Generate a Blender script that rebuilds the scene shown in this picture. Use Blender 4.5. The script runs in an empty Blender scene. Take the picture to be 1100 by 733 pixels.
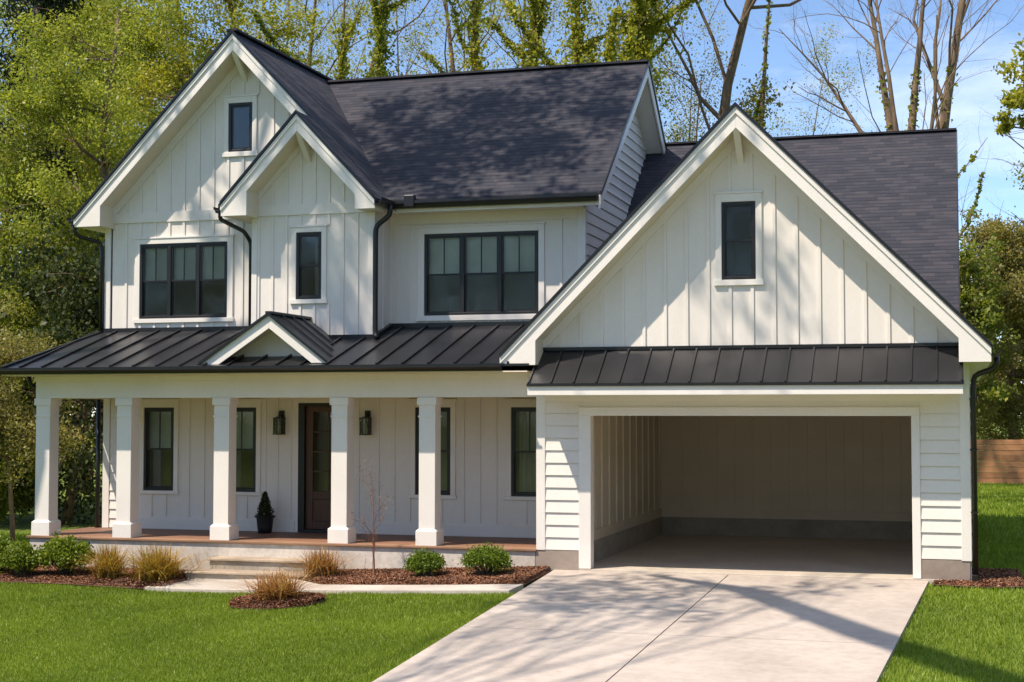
import bpy, math, random
import numpy as np
from mathutils import Vector, Matrix

random.seed(7)
C = bpy.context.scene.collection
scn = bpy.context.scene
R = math.radians

# ------------------------------------------------------------------ camera
cam_d = bpy.data.cameras.new("camera"); cam = bpy.data.objects.new("camera", cam_d); C.objects.link(cam)
cam.location = (0.0, -20.4, 2.2)
cam.rotation_euler = (R(90 + 2.649), 0, R(16.373))
cam_d.sensor_width = 36.0; cam_d.lens = 36.0 * 1632.0 / 1100.0
cam_d.clip_start = 0.1; cam_d.clip_end = 2000
scn.camera = cam

# ------------------------------------------------------------------ light
SUN_EL, SUN_AZ = R(58), R(40)                 # azimuth to the left of the facade's normal
S = Vector((-math.cos(SUN_EL) * math.sin(SUN_AZ), -math.cos(SUN_EL) * math.cos(SUN_AZ), math.sin(SUN_EL)))
sun_d = bpy.data.lights.new("sun", 'SUN'); sun = bpy.data.objects.new("sun", sun_d); C.objects.link(sun)
sun_d.energy = 4.2; sun_d.angle = R(0.6); sun_d.color = (1.0, 0.87, 0.73)
sun.rotation_euler = S.to_track_quat('Z', 'Y').to_euler(); sun.location = (-20, -30, 40)

w = bpy.data.worlds.new("World"); scn.world = w; w.use_nodes = True
nt = w.node_tree; nt.nodes.clear()
out = nt.nodes.new('ShaderNodeOutputWorld'); bg = nt.nodes.new('ShaderNodeBackground')
sky = nt.nodes.new('ShaderNodeTexSky'); sky.sky_type = 'NISHITA'; sky.sun_disc = False
sky.sun_elevation = SUN_EL; sky.sun_rotation = math.atan2(S.x, S.y)
sky.air_density = 1.0; sky.dust_density = 0.1; sky.ozone_density = 2.6; sky.altitude = 2600
tc = nt.nodes.new('ShaderNodeTexCoord'); mp = nt.nodes.new('ShaderNodeMapping')
mp.inputs['Scale'].default_value = (1.0, 1.0, 2.6)
nz = nt.nodes.new('ShaderNodeTexNoise'); nz.inputs['Scale'].default_value = 3.1; nz.inputs['Detail'].default_value = 9; nz.inputs['Roughness'].default_value = 0.58
nz.inputs['Distortion'].default_value = 0.25
rp = nt.nodes.new('ShaderNodeValToRGB'); rp.color_ramp.elements[0].position = 0.56; rp.color_ramp.elements[1].position = 0.80
rp.color_ramp.elements[0].color = (0, 0, 0, 1); rp.color_ramp.elements[1].color = (0.85, 0.85, 0.85, 1)
mx = nt.nodes.new('ShaderNodeMixRGB'); mx.inputs[2].default_value = (6.4, 6.6, 7.0, 1)
nt.links.new(tc.outputs['Generated'], mp.inputs[0]); nt.links.new(mp.outputs[0], nz.inputs['Vector'])
sp = nt.nodes.new('ShaderNodeSeparateXYZ'); nt.links.new(tc.outputs['Generated'], sp.inputs[0])   # unseen cloud added overhead to whiten and lift the fill light
mr = nt.nodes.new('ShaderNodeMapRange'); mr.inputs['From Min'].default_value = 0.3; mr.inputs['From Max'].default_value = 0.8; mr.inputs['To Max'].default_value = 0.16
nt.links.new(sp.outputs['Z'], mr.inputs['Value']); sm = nt.nodes.new('ShaderNodeMath'); nt.links.new(nz.outputs['Fac'], sm.inputs[0]); nt.links.new(mr.outputs[0], sm.inputs[1])
nt.links.new(sm.outputs[0], rp.inputs[0]); nt.links.new(rp.outputs[0], mx.inputs[0])
nt.links.new(sky.outputs[0], mx.inputs[1]); nt.links.new(mx.outputs[0], bg.inputs[0])
bg.inputs[1].default_value = 0.14
nt.links.new(bg.outputs[0], out.inputs[0])
scn.view_settings.view_transform = 'Standard'; scn.view_settings.look = 'None'
scn.view_settings.exposure = 0.63; scn.view_settings.gamma = 1.0
scn.cycles.max_bounces = 8; scn.cycles.transparent_max_bounces = 12

# ------------------------------------------------------------------ materials
def new_mat(name):
    m = bpy.data.materials.new(name); m.use_nodes = True
    n = m.node_tree.nodes; l = m.node_tree.links
    return m, n, l, n['Principled BSDF']

def pos(n):
    return n.new('ShaderNodeNewGeometry').outputs['Position']

def mapping(n, l, src, scale=(1, 1, 1), rot=(0, 0, 0)):
    mpn = n.new('ShaderNodeMapping'); mpn.inputs['Scale'].default_value = scale; mpn.inputs['Rotation'].default_value = rot
    l.new(src, mpn.inputs[0]); return mpn.outputs[0]

def noise(n, l, vec, scale, detail=4, rough=0.55):
    t = n.new('ShaderNodeTexNoise'); t.inputs['Scale'].default_value = scale; t.inputs['Detail'].default_value = detail
    t.inputs['Roughness'].default_value = rough
    l.new(vec, t.inputs['Vector']); return t.outputs['Fac']

def ramp(n, l, fac, stops):
    r = n.new('ShaderNodeValToRGB'); e = r.color_ramp.elements
    while len(e) < len(stops): e.new(0.5)
    for i, (p, c) in enumerate(stops):
        e[i].position = p; e[i].color = (c[0], c[1], c[2], 1)
    l.new(fac, r.inputs[0]); return r.outputs[0]

def mixc(n, l, a, b, fac, mode='MIX'):
    m = n.new('ShaderNodeMixRGB'); m.blend_type = mode
    for i, s in ((0, fac), (1, a), (2, b)):
        if hasattr(s, 'node'): l.new(s, m.inputs[i])
        elif i == 0: m.inputs[0].default_value = s
        else: m.inputs[i].default_value = (s[0], s[1], s[2], 1)
    return m.outputs[0]

def bump(n, l, h, bsdf, strength=0.3, dist=0.01):
    b = n.new('ShaderNodeBump'); b.inputs['Strength'].default_value = strength; b.inputs['Distance'].default_value = dist
    l.new(h, b.inputs['Height']); l.new(b.outputs[0], bsdf.inputs['Normal'])

def painted(name, col, rough=0.5, var=0.06, stretch=(1, 1, 1), bstr=0.12):
    m, n, l, p = new_mat(name)
    P = mapping(n, l, pos(n), stretch)
    a = noise(n, l, P, 1.3, 5); b = noise(n, l, P, 38, 3)
    d = [c * (1 - var * 1.6) for c in col]; u = [min(1, c * (1 + var * 0.5)) for c in col]
    c1 = ramp(n, l, a, [(0.3, d), (0.62, col), (0.8, u)])
    g = ramp(n, l, b, [(0.25, (0.93, 0.93, 0.92)), (0.6, (1, 1, 1))])
    l.new(mixc(n, l, c1, g, 0.6, 'MULTIPLY'), p.inputs['Base Color'])
    p.inputs['Roughness'].default_value = rough
    bump(n, l, b, p, bstr, 0.004)
    return m

def simple(name, col, rough=0.4, metallic=0.0, spec=0.5):
    m, n, l, p = new_mat(name)
    P = pos(n); a = noise(n, l, P, 2.2, 4); b = noise(n, l, P, 60, 2)
    l.new(ramp(n, l, a, [(0.3, [c * 0.8 for c in col]), (0.7, [min(1, c * 1.15) for c in col])]), p.inputs['Base Color'])
    r = n.new('ShaderNodeMapRange'); r.inputs['To Min'].default_value = rough * 0.8; r.inputs['To Max'].default_value = min(1, rough * 1.25)
    l.new(a, r.inputs['Value']); l.new(r.outputs[0], p.inputs['Roughness'])
    p.inputs['Metallic'].default_value = metallic; p.inputs['Specular IOR Level'].default_value = spec
    bump(n, l, b, p, 0.05, 0.003)
    return m

def shingle(name, along):
    m, n, l, p = new_mat(name)
    P = pos(n); sep = n.new('ShaderNodeSeparateXYZ'); l.new(P, sep.inputs[0])
    cmb = n.new('ShaderNodeCombineXYZ')
    l.new(sep.outputs['X' if along == 'x' else 'Y'], cmb.inputs['X'])
    k = n.new('ShaderNodeMath'); k.operation = 'MULTIPLY'; k.inputs[1].default_value = 1.55 if along == 'x' else 1.4
    l.new(sep.outputs['Z'], k.inputs[0]); l.new(k.outputs[0], cmb.inputs['Y'])
    V = cmb.outputs[0]
    def mth(op, a, b=None):
        q = n.new('ShaderNodeMath'); q.operation = op
        for ii, v in ((0, a), (1, b)):
            if v is None: continue
            if hasattr(v, 'node'): l.new(v, q.inputs[ii])
            else: q.inputs[ii].default_value = v
        return q.outputs[0]
    row = mth('FLOOR', mth('DIVIDE', k.outputs[0], 0.1)); frac = mth('FRACT', mth('DIVIDE', k.outputs[0], 0.1))
    uu = mth('ADD', mth('DIVIDE', sep.outputs['X' if along == 'x' else 'Y'], 0.21), mth('MULTIPLY', row, 0.377))
    cel = n.new('ShaderNodeCombineXYZ'); l.new(mth('FLOOR', uu), cel.inputs['X']); l.new(row, cel.inputs['Y'])
    wnz = n.new('ShaderNodeTexWhiteNoise'); wnz.noise_dimensions = '2D'; l.new(cel.outputs[0], wnz.inputs['Vector'])
    c = ramp(n, l, wnz.outputs['Value'], [(0.0, (0.030, 0.034, 0.048)), (0.55, (0.041, 0.044, 0.057)), (1.0, (0.058, 0.057, 0.068))])
    c = mixc(n, l, c, ramp(n, l, frac, [(0.0, (0.35, 0.35, 0.38)), (0.14, (0.55, 0.55, 0.58)), (0.3, (1, 1, 1)), (1.0, (1.08, 1.06, 1.05))]), 0.8, 'MULTIPLY')  # painted shadow line along the bottom of each course
    wide = noise(n, l, mapping(n, l, V, (0.8, 7.0, 1)), 2.6, 5, 0.72)
    c = mixc(n, l, c, ramp(n, l, wide, [(0.3, (0.62, 0.62, 0.66)), (0.7, (1.2, 1.14, 1.1))]), 0.9, 'MULTIPLY')
    fine = noise(n, l, P, 160, 2)
    c = mixc(n, l, c, ramp(n, l, fine, [(0.3, (0.7, 0.7, 0.7)), (0.7, (1.2, 1.2, 1.2))]), 0.7, 'MULTIPLY')
    big = noise(n, l, P, 0.5, 3)
    c = mixc(n, l, c, ramp(n, l, big, [(0.3, (0.86, 0.86, 0.9)), (0.7, (1.06, 1.04, 1.02))]), 0.8, 'MULTIPLY')
    l.new(c, p.inputs['Base Color']); p.inputs['Roughness'].default_value = 0.85; p.inputs['Specular IOR Level'].default_value = 0.3
    # saw-tooth course height + shingle gaps
    sc = n.new('ShaderNodeMath'); sc.operation = 'MULTIPLY'; sc.inputs[1].default_value = -0.8; l.new(frac, sc.inputs[0])
    ad = n.new('ShaderNodeMath'); ad.operation = 'ADD'; l.new(sc.outputs[0], ad.inputs[0])
    wm = n.new('ShaderNodeMath'); wm.operation = 'MULTIPLY'; wm.inputs[1].default_value = 0.9; l.new(wide, wm.inputs[0]); l.new(wm.outputs[0], ad.inputs[1])
    bump(n, l, ad.outputs[0], p, 0.55, 0.014)
    return m

def concrete(name, lo, hi, scale=1.0, rough=0.85, stain=0.5):
    m, n, l, p = new_mat(name)
    P = pos(n)
    a = noise(n, l, mapping(n, l, P, (1, 1, 1.4)), 0.9 * scale, 6, 0.6); b = noise(n, l, P, 9 * scale, 5, 0.65); f = noise(n, l, P, 140, 2)
    c = ramp(n, l, a, [(0.28, lo), (0.62, hi)])
    c = mixc(n, l, c, ramp(n, l, b, [(0.3, (0.80, 0.79, 0.78)), (0.62, (1.04, 1.04, 1.04))]), stain, 'MULTIPLY')
    c = mixc(n, l, c, ramp(n, l, f, [(0.3, (0.80, 0.80, 0.80)), (0.55, (1, 1, 1))]), 0.6, 'MULTIPLY')
    l.new(c, p.inputs['Base Color']); p.inputs['Roughness'].default_value = rough
    bump(n, l, f, p, 0.25, 0.004)
    return m

def wood(name, lo, hi, stretch, plank=None, rough=0.6):
    m, n, l, p = new_mat(name)
    P = pos(n)
    g = noise(n, l, mapping(n, l, P, stretch), 5, 6, 0.65); a = noise(n, l, P, 1.2, 3)
    c = ramp(n, l, g, [(0.28, lo), (0.7, hi)])
    c = mixc(n, l, c, ramp(n, l, a, [(0.3, (0.75, 0.75, 0.75)), (0.7, (1.15, 1.12, 1.1))]), 0.7, 'MULTIPLY')
    if plank:
        axis, pitch = plank
        sep = n.new('ShaderNodeSeparateXYZ'); l.new(P, sep.inputs[0])
        md = n.new('ShaderNodeMath'); md.operation = 'FLOORED_MODULO'; md.inputs[1].default_value = pitch
        l.new(sep.outputs[axis], md.inputs[0])
        lt = n.new('ShaderNodeMath'); lt.operation = 'LESS_THAN'; lt.inputs[1].default_value = 0.008; l.new(md.outputs[0], lt.inputs[0])
        fl = n.new('ShaderNodeMath'); fl.operation = 'DIVIDE'; fl.inputs[1].default_value = pitch; l.new(sep.outputs[axis], fl.inputs[0])
        f2 = n.new('ShaderNodeMath'); f2.operation = 'FLOOR'; l.new(fl.outputs[0], f2.inputs[0])
        wn = n.new('ShaderNodeTexWhiteNoise'); wn.noise_dimensions = '1D'; l.new(f2.outputs[0], wn.inputs['W'])
        c = mixc(n, l, c, ramp(n, l, wn.outputs['Value'], [(0, (0.78, 0.76, 0.74)), (1, (1.14, 1.12, 1.1))]), 0.9, 'MULTIPLY')
        c = mixc(n, l, c, (0.03, 0.018, 0.012), lt.outputs[0])
    l.new(c, p.inputs['Base Color']); p.inputs['Roughness'].default_value = rough
    bump(n, l, g, p, 0.15, 0.004)
    return m

def leafmat(name, c1, c2, c3=None, trans=0.35, gloss=0.06):
    m, n, l, p = new_mat(name)
    n.remove(p); o = n['Material Output']
    g = n.new('ShaderNodeNewGeometry')
    st = [(0.0, c1), (0.65, c2)] + ([(1.0, c3)] if c3 else [])
    c = ramp(n, l, g.outputs['Random Per Island'], st)
    a = noise(n, l, g.outputs['Position'], 0.55, 2)
    c = mixc(n, l, c, ramp(n, l, a, [(0.3, (0.72, 0.76, 0.7)), (0.7, (1.2, 1.14, 1.0))]), 0.8, 'MULTIPLY')
    df = n.new('ShaderNodeBsdfDiffuse'); tr = n.new('ShaderNodeBsdfTranslucent'); gl = n.new('ShaderNodeBsdfGlossy')
    gl.inputs['Roughness'].default_value = 0.45; gl.inputs['Color'].default_value = (0.8, 0.85, 0.8, 1)
    l.new(c, df.inputs[0]); l.new(mixc(n, l, c, (1.25, 1.3, 0.7), 1.0, 'MULTIPLY'), tr.inputs[0])
    m1 = n.new('ShaderNodeMixShader'); m1.inputs[0].default_value = trans; l.new(df.outputs[0], m1.inputs[1]); l.new(tr.outputs[0], m1.inputs[2])
    m2 = n.new('ShaderNodeMixShader'); m2.inputs[0].default_value = gloss; l.new(m1.outputs[0], m2.inputs[1]); l.new(gl.outputs[0], m2.inputs[2])
    l.new(m2.outputs[0], o.inputs[0])
    return m

def barkmat(name, lo, hi):
    m, n, l, p = new_mat(name)
    P = pos(n)
    a = noise(n, l, mapping(n, l, P, (1, 1, 0.25)), 9, 6, 0.65); b = noise(n, l, P, 1.1, 3)
    c = ramp(n, l, a, [(0.3, lo), (0.7, hi)])
    c = mixc(n, l, c, ramp(n, l, b, [(0.3, (0.7, 0.74, 0.7)), (0.7, (1.15, 1.1, 1.0))]), 0.8, 'MULTIPLY')
    l.new(c, p.inputs['Base Color']); p.inputs['Roughness'].default_value = 0.9
    bump(n, l, a, p, 0.5, 0.03)
    return m

def glassmat():
    m, n, l, p = new_mat('window_glass')
    n.remove(p); o = n['Material Output']
    t = n.new('ShaderNodeBsdfTransparent'); t.inputs[0].default_value = (0.86, 0.86, 0.83, 1)
    g = n.new('ShaderNodeBsdfGlossy'); g.inputs['Roughness'].default_value = 0.06; g.inputs['Color'].default_value = (0.9, 0.95, 0.95, 1)
    f = n.new('ShaderNodeFresnel'); f.inputs['IOR'].default_value = 1.5
    nz_ = noise(n, l, pos(n), 1.6, 2); b = n.new('ShaderNodeBump'); b.inputs['Strength'].default_value = 0.06; b.inputs['Distance'].default_value = 0.05
    l.new(nz_, b.inputs['Height']); l.new(b.outputs[0], g.inputs['Normal'])
    mxs = n.new('ShaderNodeMixShader'); l.new(f.outputs[0], mxs.inputs[0]); l.new(t.outputs[0], mxs.inputs[1]); l.new(g.outputs[0], mxs.inputs[2])
    l.new(mxs.outputs[0], o.inputs[0]); return m

M = {}
M['white'] = painted('white_paint', (0.82, 0.77, 0.705), 0.5, 0.05, (1, 1, 0.35))
M['trim'] = painted('white_trim_paint', (0.83, 0.79, 0.735), 0.42, 0.04)
M['soffit'] = painted('warm_bounce_soffit', (0.80, 0.71, 0.55), 0.6, 0.04)  # cream tint puts the warm bounced light into the paint
M['black'] = simple('black_window_paint', (0.012, 0.012, 0.013), 0.38)
M['gutter'] = simple('black_gutter_paint', (0.011, 0.011, 0.012), 0.33)
M['metal'] = simple('dark_bronze_metal', (0.016, 0.016, 0.019), 0.34)
M['shx'] = shingle('roof_shingles_across', 'x'); M['shy'] = shingle('roof_shingles_deep', 'y')
M['drive'] = concrete('driveway_concrete', (0.39, 0.335, 0.288), (0.51, 0.447, 0.388), 0.8, 0.85, 0.75)
M['parge'] = concrete('pale_parged_concrete', (0.46, 0.42, 0.37), (0.68, 0.63, 0.56), 1.6, 0.85, 0.9)
M['found'] = concrete('tan_foundation_concrete', (0.24, 0.19, 0.155), (0.34, 0.28, 0.235), 2.0)
M['step'] = concrete('weathered_step_concrete', (0.24, 0.205, 0.16), (0.44, 0.39, 0.32), 2.4, 0.85, 0.9)
M['slab'] = concrete('garage_slab_concrete', (0.47, 0.41, 0.335), (0.58, 0.515, 0.43), 1.2, 0.6)
M['curb'] = concrete('garage_curb_block', (0.31, 0.27, 0.215), (0.42, 0.37, 0.30), 2.0)
M['deck'] = wood('porch_deck_boards', (0.18, 0.092, 0.056), (0.31, 0.165, 0.105), (0.4, 6, 6), ('Y', 0.125))
M['nosing'] = wood('porch_edge_board', (0.22, 0.12, 0.07), (0.38, 0.22, 0.13), (0.4, 6, 6))
M['door'] = wood('stained_door_wood', (0.050, 0.019, 0.009), (0.10, 0.041, 0.020), (7, 7, 0.5), None, 0.4)
M['fence'] = wood('fence_boards', (0.33, 0.155, 0.07), (0.52, 0.26, 0.125), (0.4, 5, 6), ('Z', 0.17), 0.8)
M['inner'] = painted('tan_garage_paint', (0.70, 0.60, 0.46), 0.6, 0.05)
M['dark'] = simple('dim_room_paint', (0.05, 0.047, 0.042), 0.9)
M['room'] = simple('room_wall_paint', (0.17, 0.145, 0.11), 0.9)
M['blind'] = simple('pale_teal_roller_blind', (0.64, 0.72, 0.69), 0.8)
M['curtain'] = simple('grey_curtain_cloth', (0.34, 0.35, 0.33), 0.9)
M['glass'] = glassmat()
M['pot'] = simple('matt_black_pot', (0.014, 0.014, 0.015), 0.5)
M['brass'] = simple('aged_bronze', (0.03, 0.024, 0.018), 0.45, 0.4)
M['bark'] = barkmat('brown_bark', (0.085, 0.055, 0.035), (0.26, 0.18, 0.115))
M['barkg'] = barkmat('grey_bark', (0.07, 0.055, 0.043), (0.20, 0.16, 0.125))
M['barkr'] = barkmat('red_twig_bark', (0.10, 0.04, 0.03), (0.28, 0.14, 0.10))
M['lf_yellow'] = leafmat('yellow_green_leaves', (0.22, 0.24, 0.03), (0.36, 0.36, 0.05), (0.48, 0.45, 0.08), 0.5, 0.02)
M['lf_fresh'] = leafmat('fresh_green_leaves', (0.20, 0.24, 0.035), (0.33, 0.36, 0.055), (0.47, 0.47, 0.10), 0.5, 0.02)
M['lf_pale'] = leafmat('pale_spring_leaves', (0.24, 0.25, 0.08), (0.36, 0.34, 0.12), (0.46, 0.42, 0.18), 0.45, 0.02)
M['lf_tan'] = leafmat('tan_olive_leaves', (0.17, 0.16, 0.05), (0.28, 0.25, 0.085), (0.38, 0.32, 0.12), 0.45, 0.02)
M['lf_mid'] = leafmat('mid_green_leaves', (0.13, 0.165, 0.028), (0.22, 0.25, 0.04), (0.32, 0.33, 0.06), 0.45, 0.02)
M['lf_olive'] = leafmat('olive_leaves', (0.10, 0.105, 0.028), (0.19, 0.18, 0.05), (0.28, 0.25, 0.075), 0.42, 0.03)
M['lf_dark'] = leafmat('dark_green_leaves', (0.016, 0.028, 0.010), (0.045, 0.062, 0.018), (0.085, 0.10, 0.026), 0.3, 0.02)
M['lf_con'] = leafmat('conifer_needles', (0.012, 0.022, 0.012), (0.034, 0.048, 0.022), (0.06, 0.072, 0.033), 0.2, 0.02)
M['lf_ivy'] = leafmat('ivy_leaves', (0.14, 0.18, 0.022), (0.26, 0.29, 0.04), (0.37, 0.37, 0.06), 0.42, 0.02)
M['lf_box'] = leafmat('boxwood_leaves', (0.06, 0.11, 0.012), (0.13, 0.20, 0.02), (0.22, 0.29, 0.035), 0.35, 0.02)
M['lf_bush'] = leafmat('garden_bush_leaves', (0.08, 0.13, 0.014), (0.16, 0.22, 0.022), (0.25, 0.30, 0.04), 0.38, 0.02)
M['lf_gold'] = leafmat('dry_golden_blades', (0.30, 0.17, 0.035), (0.46, 0.28, 0.07), (0.32, 0.31, 0.08), 0.35, 0.02)
M['lf_rust'] = leafmat('rust_blades', (0.25, 0.11, 0.05), (0.42, 0.23, 0.10), (0.48, 0.34, 0.16), 0.35, 0.02)
M['lf_red'] = leafmat('small_reddish_buds', (0.22, 0.09, 0.07), (0.32, 0.16, 0.12), None, 0.3)
M['grass'] = leafmat('lawn_grass', (0.135, 0.205, 0.020), (0.225, 0.315, 0.034), (0.38, 0.45, 0.09), 0.42, 0.02)
M['chip'] = leafmat('bark_chips', (0.09, 0.042, 0.026), (0.22, 0.10, 0.062), (0.38, 0.21, 0.14), 0.0, 0.02)

def groundmat():
    m, n, l, p = new_mat('lawn_soil'); P = pos(n)
    a = noise(n, l, P, 0.35, 4); b = noise(n, l, P, 14, 4)
    c = ramp(n, l, a, [(0.3, (0.10, 0.15, 0.010)), (0.7, (0.14, 0.195, 0.014))])
    c = mixc(n, l, c, ramp(n, l, b, [(0.3, (0.6, 0.6, 0.6)), (0.7, (1.2, 1.2, 1.1))]), 0.8, 'MULTIPLY')
    l.new(c, p.inputs['Base Color']); p.inputs['Roughness'].default_value = 1; bump(n, l, b, p, 0.6, 0.03); return m
def mulchmat():
    m, n, l, p = new_mat('mulch_soil'); P = pos(n)
    a = noise(n, l, P, 1.2, 4); b = noise(n, l, P, 30, 5, 0.7)
    c = ramp(n, l, a, [(0.3, (0.10, 0.05, 0.032)), (0.7, (0.18, 0.085, 0.055))])
    c = mixc(n, l, c, ramp(n, l, b, [(0.35, (0.45, 0.45, 0.45)), (0.65, (1.3, 1.25, 1.2))]), 0.9, 'MULTIPLY')
    l.new(c, p.inputs['Base Color']); p.inputs['Roughness'].default_value = 1; bump(n, l, b, p, 0.9, 0.03); return m
M['ground'] = groundmat(); M['mulch'] = mulchmat()

# ------------------------------------------------------------------ mesh helpers
WL = {}                                        # world location of every parent

def fast_mesh(name, V, F):
    """V (n,3) array, F (m,k) int array of equal-size faces"""
    me = bpy.data.meshes.new(name); V = np.asarray(V, np.float32); F = np.asarray(F, np.int32)
    me.vertices.add(len(V)); me.vertices.foreach_set('co', V.ravel())
    m_, k = F.shape
    me.loops.add(m_ * k); me.loops.foreach_set('vertex_index', F.ravel())
    me.polygons.add(m_); me.polygons.foreach_set('loop_start', np.arange(0, m_ * k, k, dtype=np.int32))
    me.update(calc_edges=True); return me

def place(o, parent, center):
    if parent is not None:
        o.parent = parent; o.location = Vector(center) - WL[parent.name]
    else:
        o.location = center
    C.objects.link(o); WL[o.name] = Vector(center)

def mesh_np(name, V, F, mat, parent=None, center=None):
    V = np.asarray(V, float)
    c = Vector((V.min(0) + V.max(0)) / 2) if center is None else Vector(center)
    me = fast_mesh(name, V - np.array(c), F); me.materials.append(mat)
    o = bpy.data.objects.new(name, me); place(o, parent, c); return o

class MB:
    def __init__(s): s.v = []; s.f = []
    def add(s, vs, fs):
        b = len(s.v); s.v += [tuple(q) for q in vs]; s.f += [tuple(b + i for i in f) for f in fs]; return s
    def box(s, x0, x1, y0, y1, z0, z1):
        vs = [(x, y, z) for z in (z0, z1) for y in (y0, y1) for x in (x0, x1)]
        return s.add(vs, [(0, 2, 3, 1), (4, 5, 7, 6), (0, 1, 5, 4), (2, 6, 7, 3), (0, 4, 6, 2), (1, 3, 7, 5)])
    def prism(s, poly, off):
        n = len(poly); off = Vector(off); p = [Vector(q) for q in poly]
        vs = p + [q + off for q in p]
        fs = [tuple(range(n)), tuple(range(2 * n - 1, n - 1, -1))] + [(i, i + n, (i + 1) % n + n, (i + 1) % n) for i in range(n)]
        return s.add(vs, fs)
    def bar(s, p0, p1, wd, h, up=(0, 0, 1)):
        p0 = Vector(p0); p1 = Vector(p1); d = (p1 - p0).normalized(); up = Vector(up)
        a = d.cross(up).normalized() * wd / 2; b = a.cross(d).normalized() * h / 2
        vs = [q + sa * a + sb * b for q in (p0, p1) for sa, sb in ((-1, -1), (1, -1), (1, 1), (-1, 1))]
        return s.add(vs, [(0, 3, 2, 1), (4, 5, 6, 7), (0, 1, 5, 4), (1, 2, 6, 5), (2, 3, 7, 6), (3, 0, 4, 7)])
    def tube(s, pts, rad, n=8, cap=True):
        pts = [Vector(p) for p in pts]; rad = rad if hasattr(rad, '__len__') else [rad] * len(pts)
        base = len(s.v); prev = None
        for i, p in enumerate(pts):
            d = (pts[min(i + 1, len(pts) - 1)] - pts[max(i - 1, 0)]).normalized()
            if prev is None:
                a = d.orthogonal().normalized()
            else:
                a = (prev - d * prev.dot(d)); a = a.normalized() if a.length > 1e-6 else d.orthogonal().normalized()
            prev = a; b = d.cross(a)
            for k in range(n):
                t = 2 * math.pi * k / n
                s.v.append(tuple(p + (a * math.cos(t) + b * math.sin(t)) * rad[i]))
        for i in range(len(pts) - 1):
            for k in range(n):
                k2 = (k + 1) % n
                s.f.append((base + i * n + k, base + i * n + k2, base + (i + 1) * n + k2, base + (i + 1) * n + k))
        if cap:
            s.f.append(tuple(base + k for k in range(n - 1, -1, -1))); e = base + (len(pts) - 1) * n
            s.f.append(tuple(e + k for k in range(n)))
        return s
    def build(s, name, mat, parent=None, bevel=0.0, smooth=False):
        xs = np.array(s.v); c = Vector((xs.min(0) + xs.max(0)) / 2)
        me = bpy.data.meshes.new(name); me.from_pydata([tuple(Vector(q) - c) for q in s.v], [], s.f); me.update()
        me.materials.append(mat)
        if smooth: me.polygons.foreach_set('use_smooth', [True] * len(me.polygons))
        o = bpy.data.objects.new(name, me); place(o, parent, c)
        if bevel:
            b = o.modifiers.new('bevel', 'BEVEL'); b.width = bevel; b.segments = 2; b.limit_method = 'ANGLE'; b.angle_limit = R(40)
        return o

def tag(o, label=None, cat=None, group=None, kind=None):
    if label: o['label'] = label
    if cat: o['category'] = cat
    if group: o['group'] = group
    if kind: o['kind'] = kind
    return o

def empty(name, loc, label, cat, group=None, rz=0):
    o = bpy.data.objects.new(name, None); C.objects.link(o); o.location = loc; o.rotation_euler = (0, 0, rz)
    o.empty_display_size = 0.3; WL[o.name] = Vector(loc); return tag(o, label, cat, group)

# ------------------------------------------------------------------ ground
def gz(x, y):
    z = 0.035 * np.clip(y, -9.0, 0.0)
    z = z - 0.043 * np.clip(-5.4 - np.asarray(x, float), 0.0, 5.0)
    return z

def rgz(x, y): return float(gz(x, y))

def build_ground():
    xs = np.concatenate([np.linspace(-400, -20, 12), np.linspace(-19, 6, 51), np.linspace(8, 400, 12)])
    ys = np.concatenate([np.linspace(-400, -14, 12), np.linspace(-13, 8, 43), np.linspace(10, 400, 14)])
    X, Y = np.meshgrid(xs, ys); Z = gz(X, Y) - 0.03
    V = np.stack([X.ravel(), Y.ravel(), Z.ravel()], 1); nx = len(xs)
    idx = np.arange(len(ys) - 1)[:, None] * nx + np.arange(nx - 1)[None, :]
    F = np.stack([idx, idx + 1, idx + nx + 1, idx + nx], -1).reshape(-1, 4)
    tag(mesh_np('ground', V, F, M['ground'], None, (0, 0, 0)), None, None, None, 'structure')
build_ground()

# driveway edges: left/right X as a function of Y
DL = lambda y: -5.38 + (y / -8.0) * 0.28 if y > -8 else -5.10
DR = lambda y: -0.40 + (y / -8.0) * -0.42
DM = lambda y: -2.98 + (y / -8.0) * -0.10
def sheet(mb, fl, fr, y0, y1, thick, lift, n=10, nx=6):
    ys = [y0 + (y1 - y0) * i / n for i in range(n + 1)]
    g = [[(fl(y) + (fr(y) - fl(y)) * j / nx, y) for j in range(nx + 1)] for y in ys]
    top = [[(x, y, rgz(x, y) + lift) for x, y in r] for r in g]; b = len(mb.v)
    for r in top: mb.v += r
    for r in top: mb.v += [(x, y, z - thick) for x, y, z in r]
    W = nx + 1; T = (n + 1) * W
    for i in range(n):
        for j in range(nx):
            q = b + i * W + j
            mb.f.append((q, q + W, q + W + 1, q + 1)); mb.f.append((q + T, q + T + 1, q + T + W + 1, q + T + W))
    for i in range(n):
        for j in (0, nx):
            q = b + i * W + j; mb.f.append((q, q + W, q + W + T, q + T))
    for j in range(nx):
        for i in (0, n):
            q = b + i * W + j; mb.f.append((q, q + 1, q + 1 + T, q + T))
mb = MB(); J = 0.008
for ya, yb in ((0.0, -4.55), (-4.55, -9.6), (-9.6, -14.5)):
    sheet(mb, DL, lambda y: DM(y) - J, ya - J, yb + J, 0.12, 0.02)
    sheet(mb, lambda y: DM(y) + J, DR, ya - J, yb + J, 0.12, 0.02)
tag(mb.build('driveway', M['drive']), None, None, None, 'structure')
mb = MB(); sheet(mb, lambda y: -400, lambda y: 400, -14.5, -21.5, 0.1, 0.015, 4, 60)
tag(mb.build('road', concrete('asphalt', (0.045, 0.045, 0.047), (0.06, 0.06, 0.06), 1.0)), None, None, None, 'structure')

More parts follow.
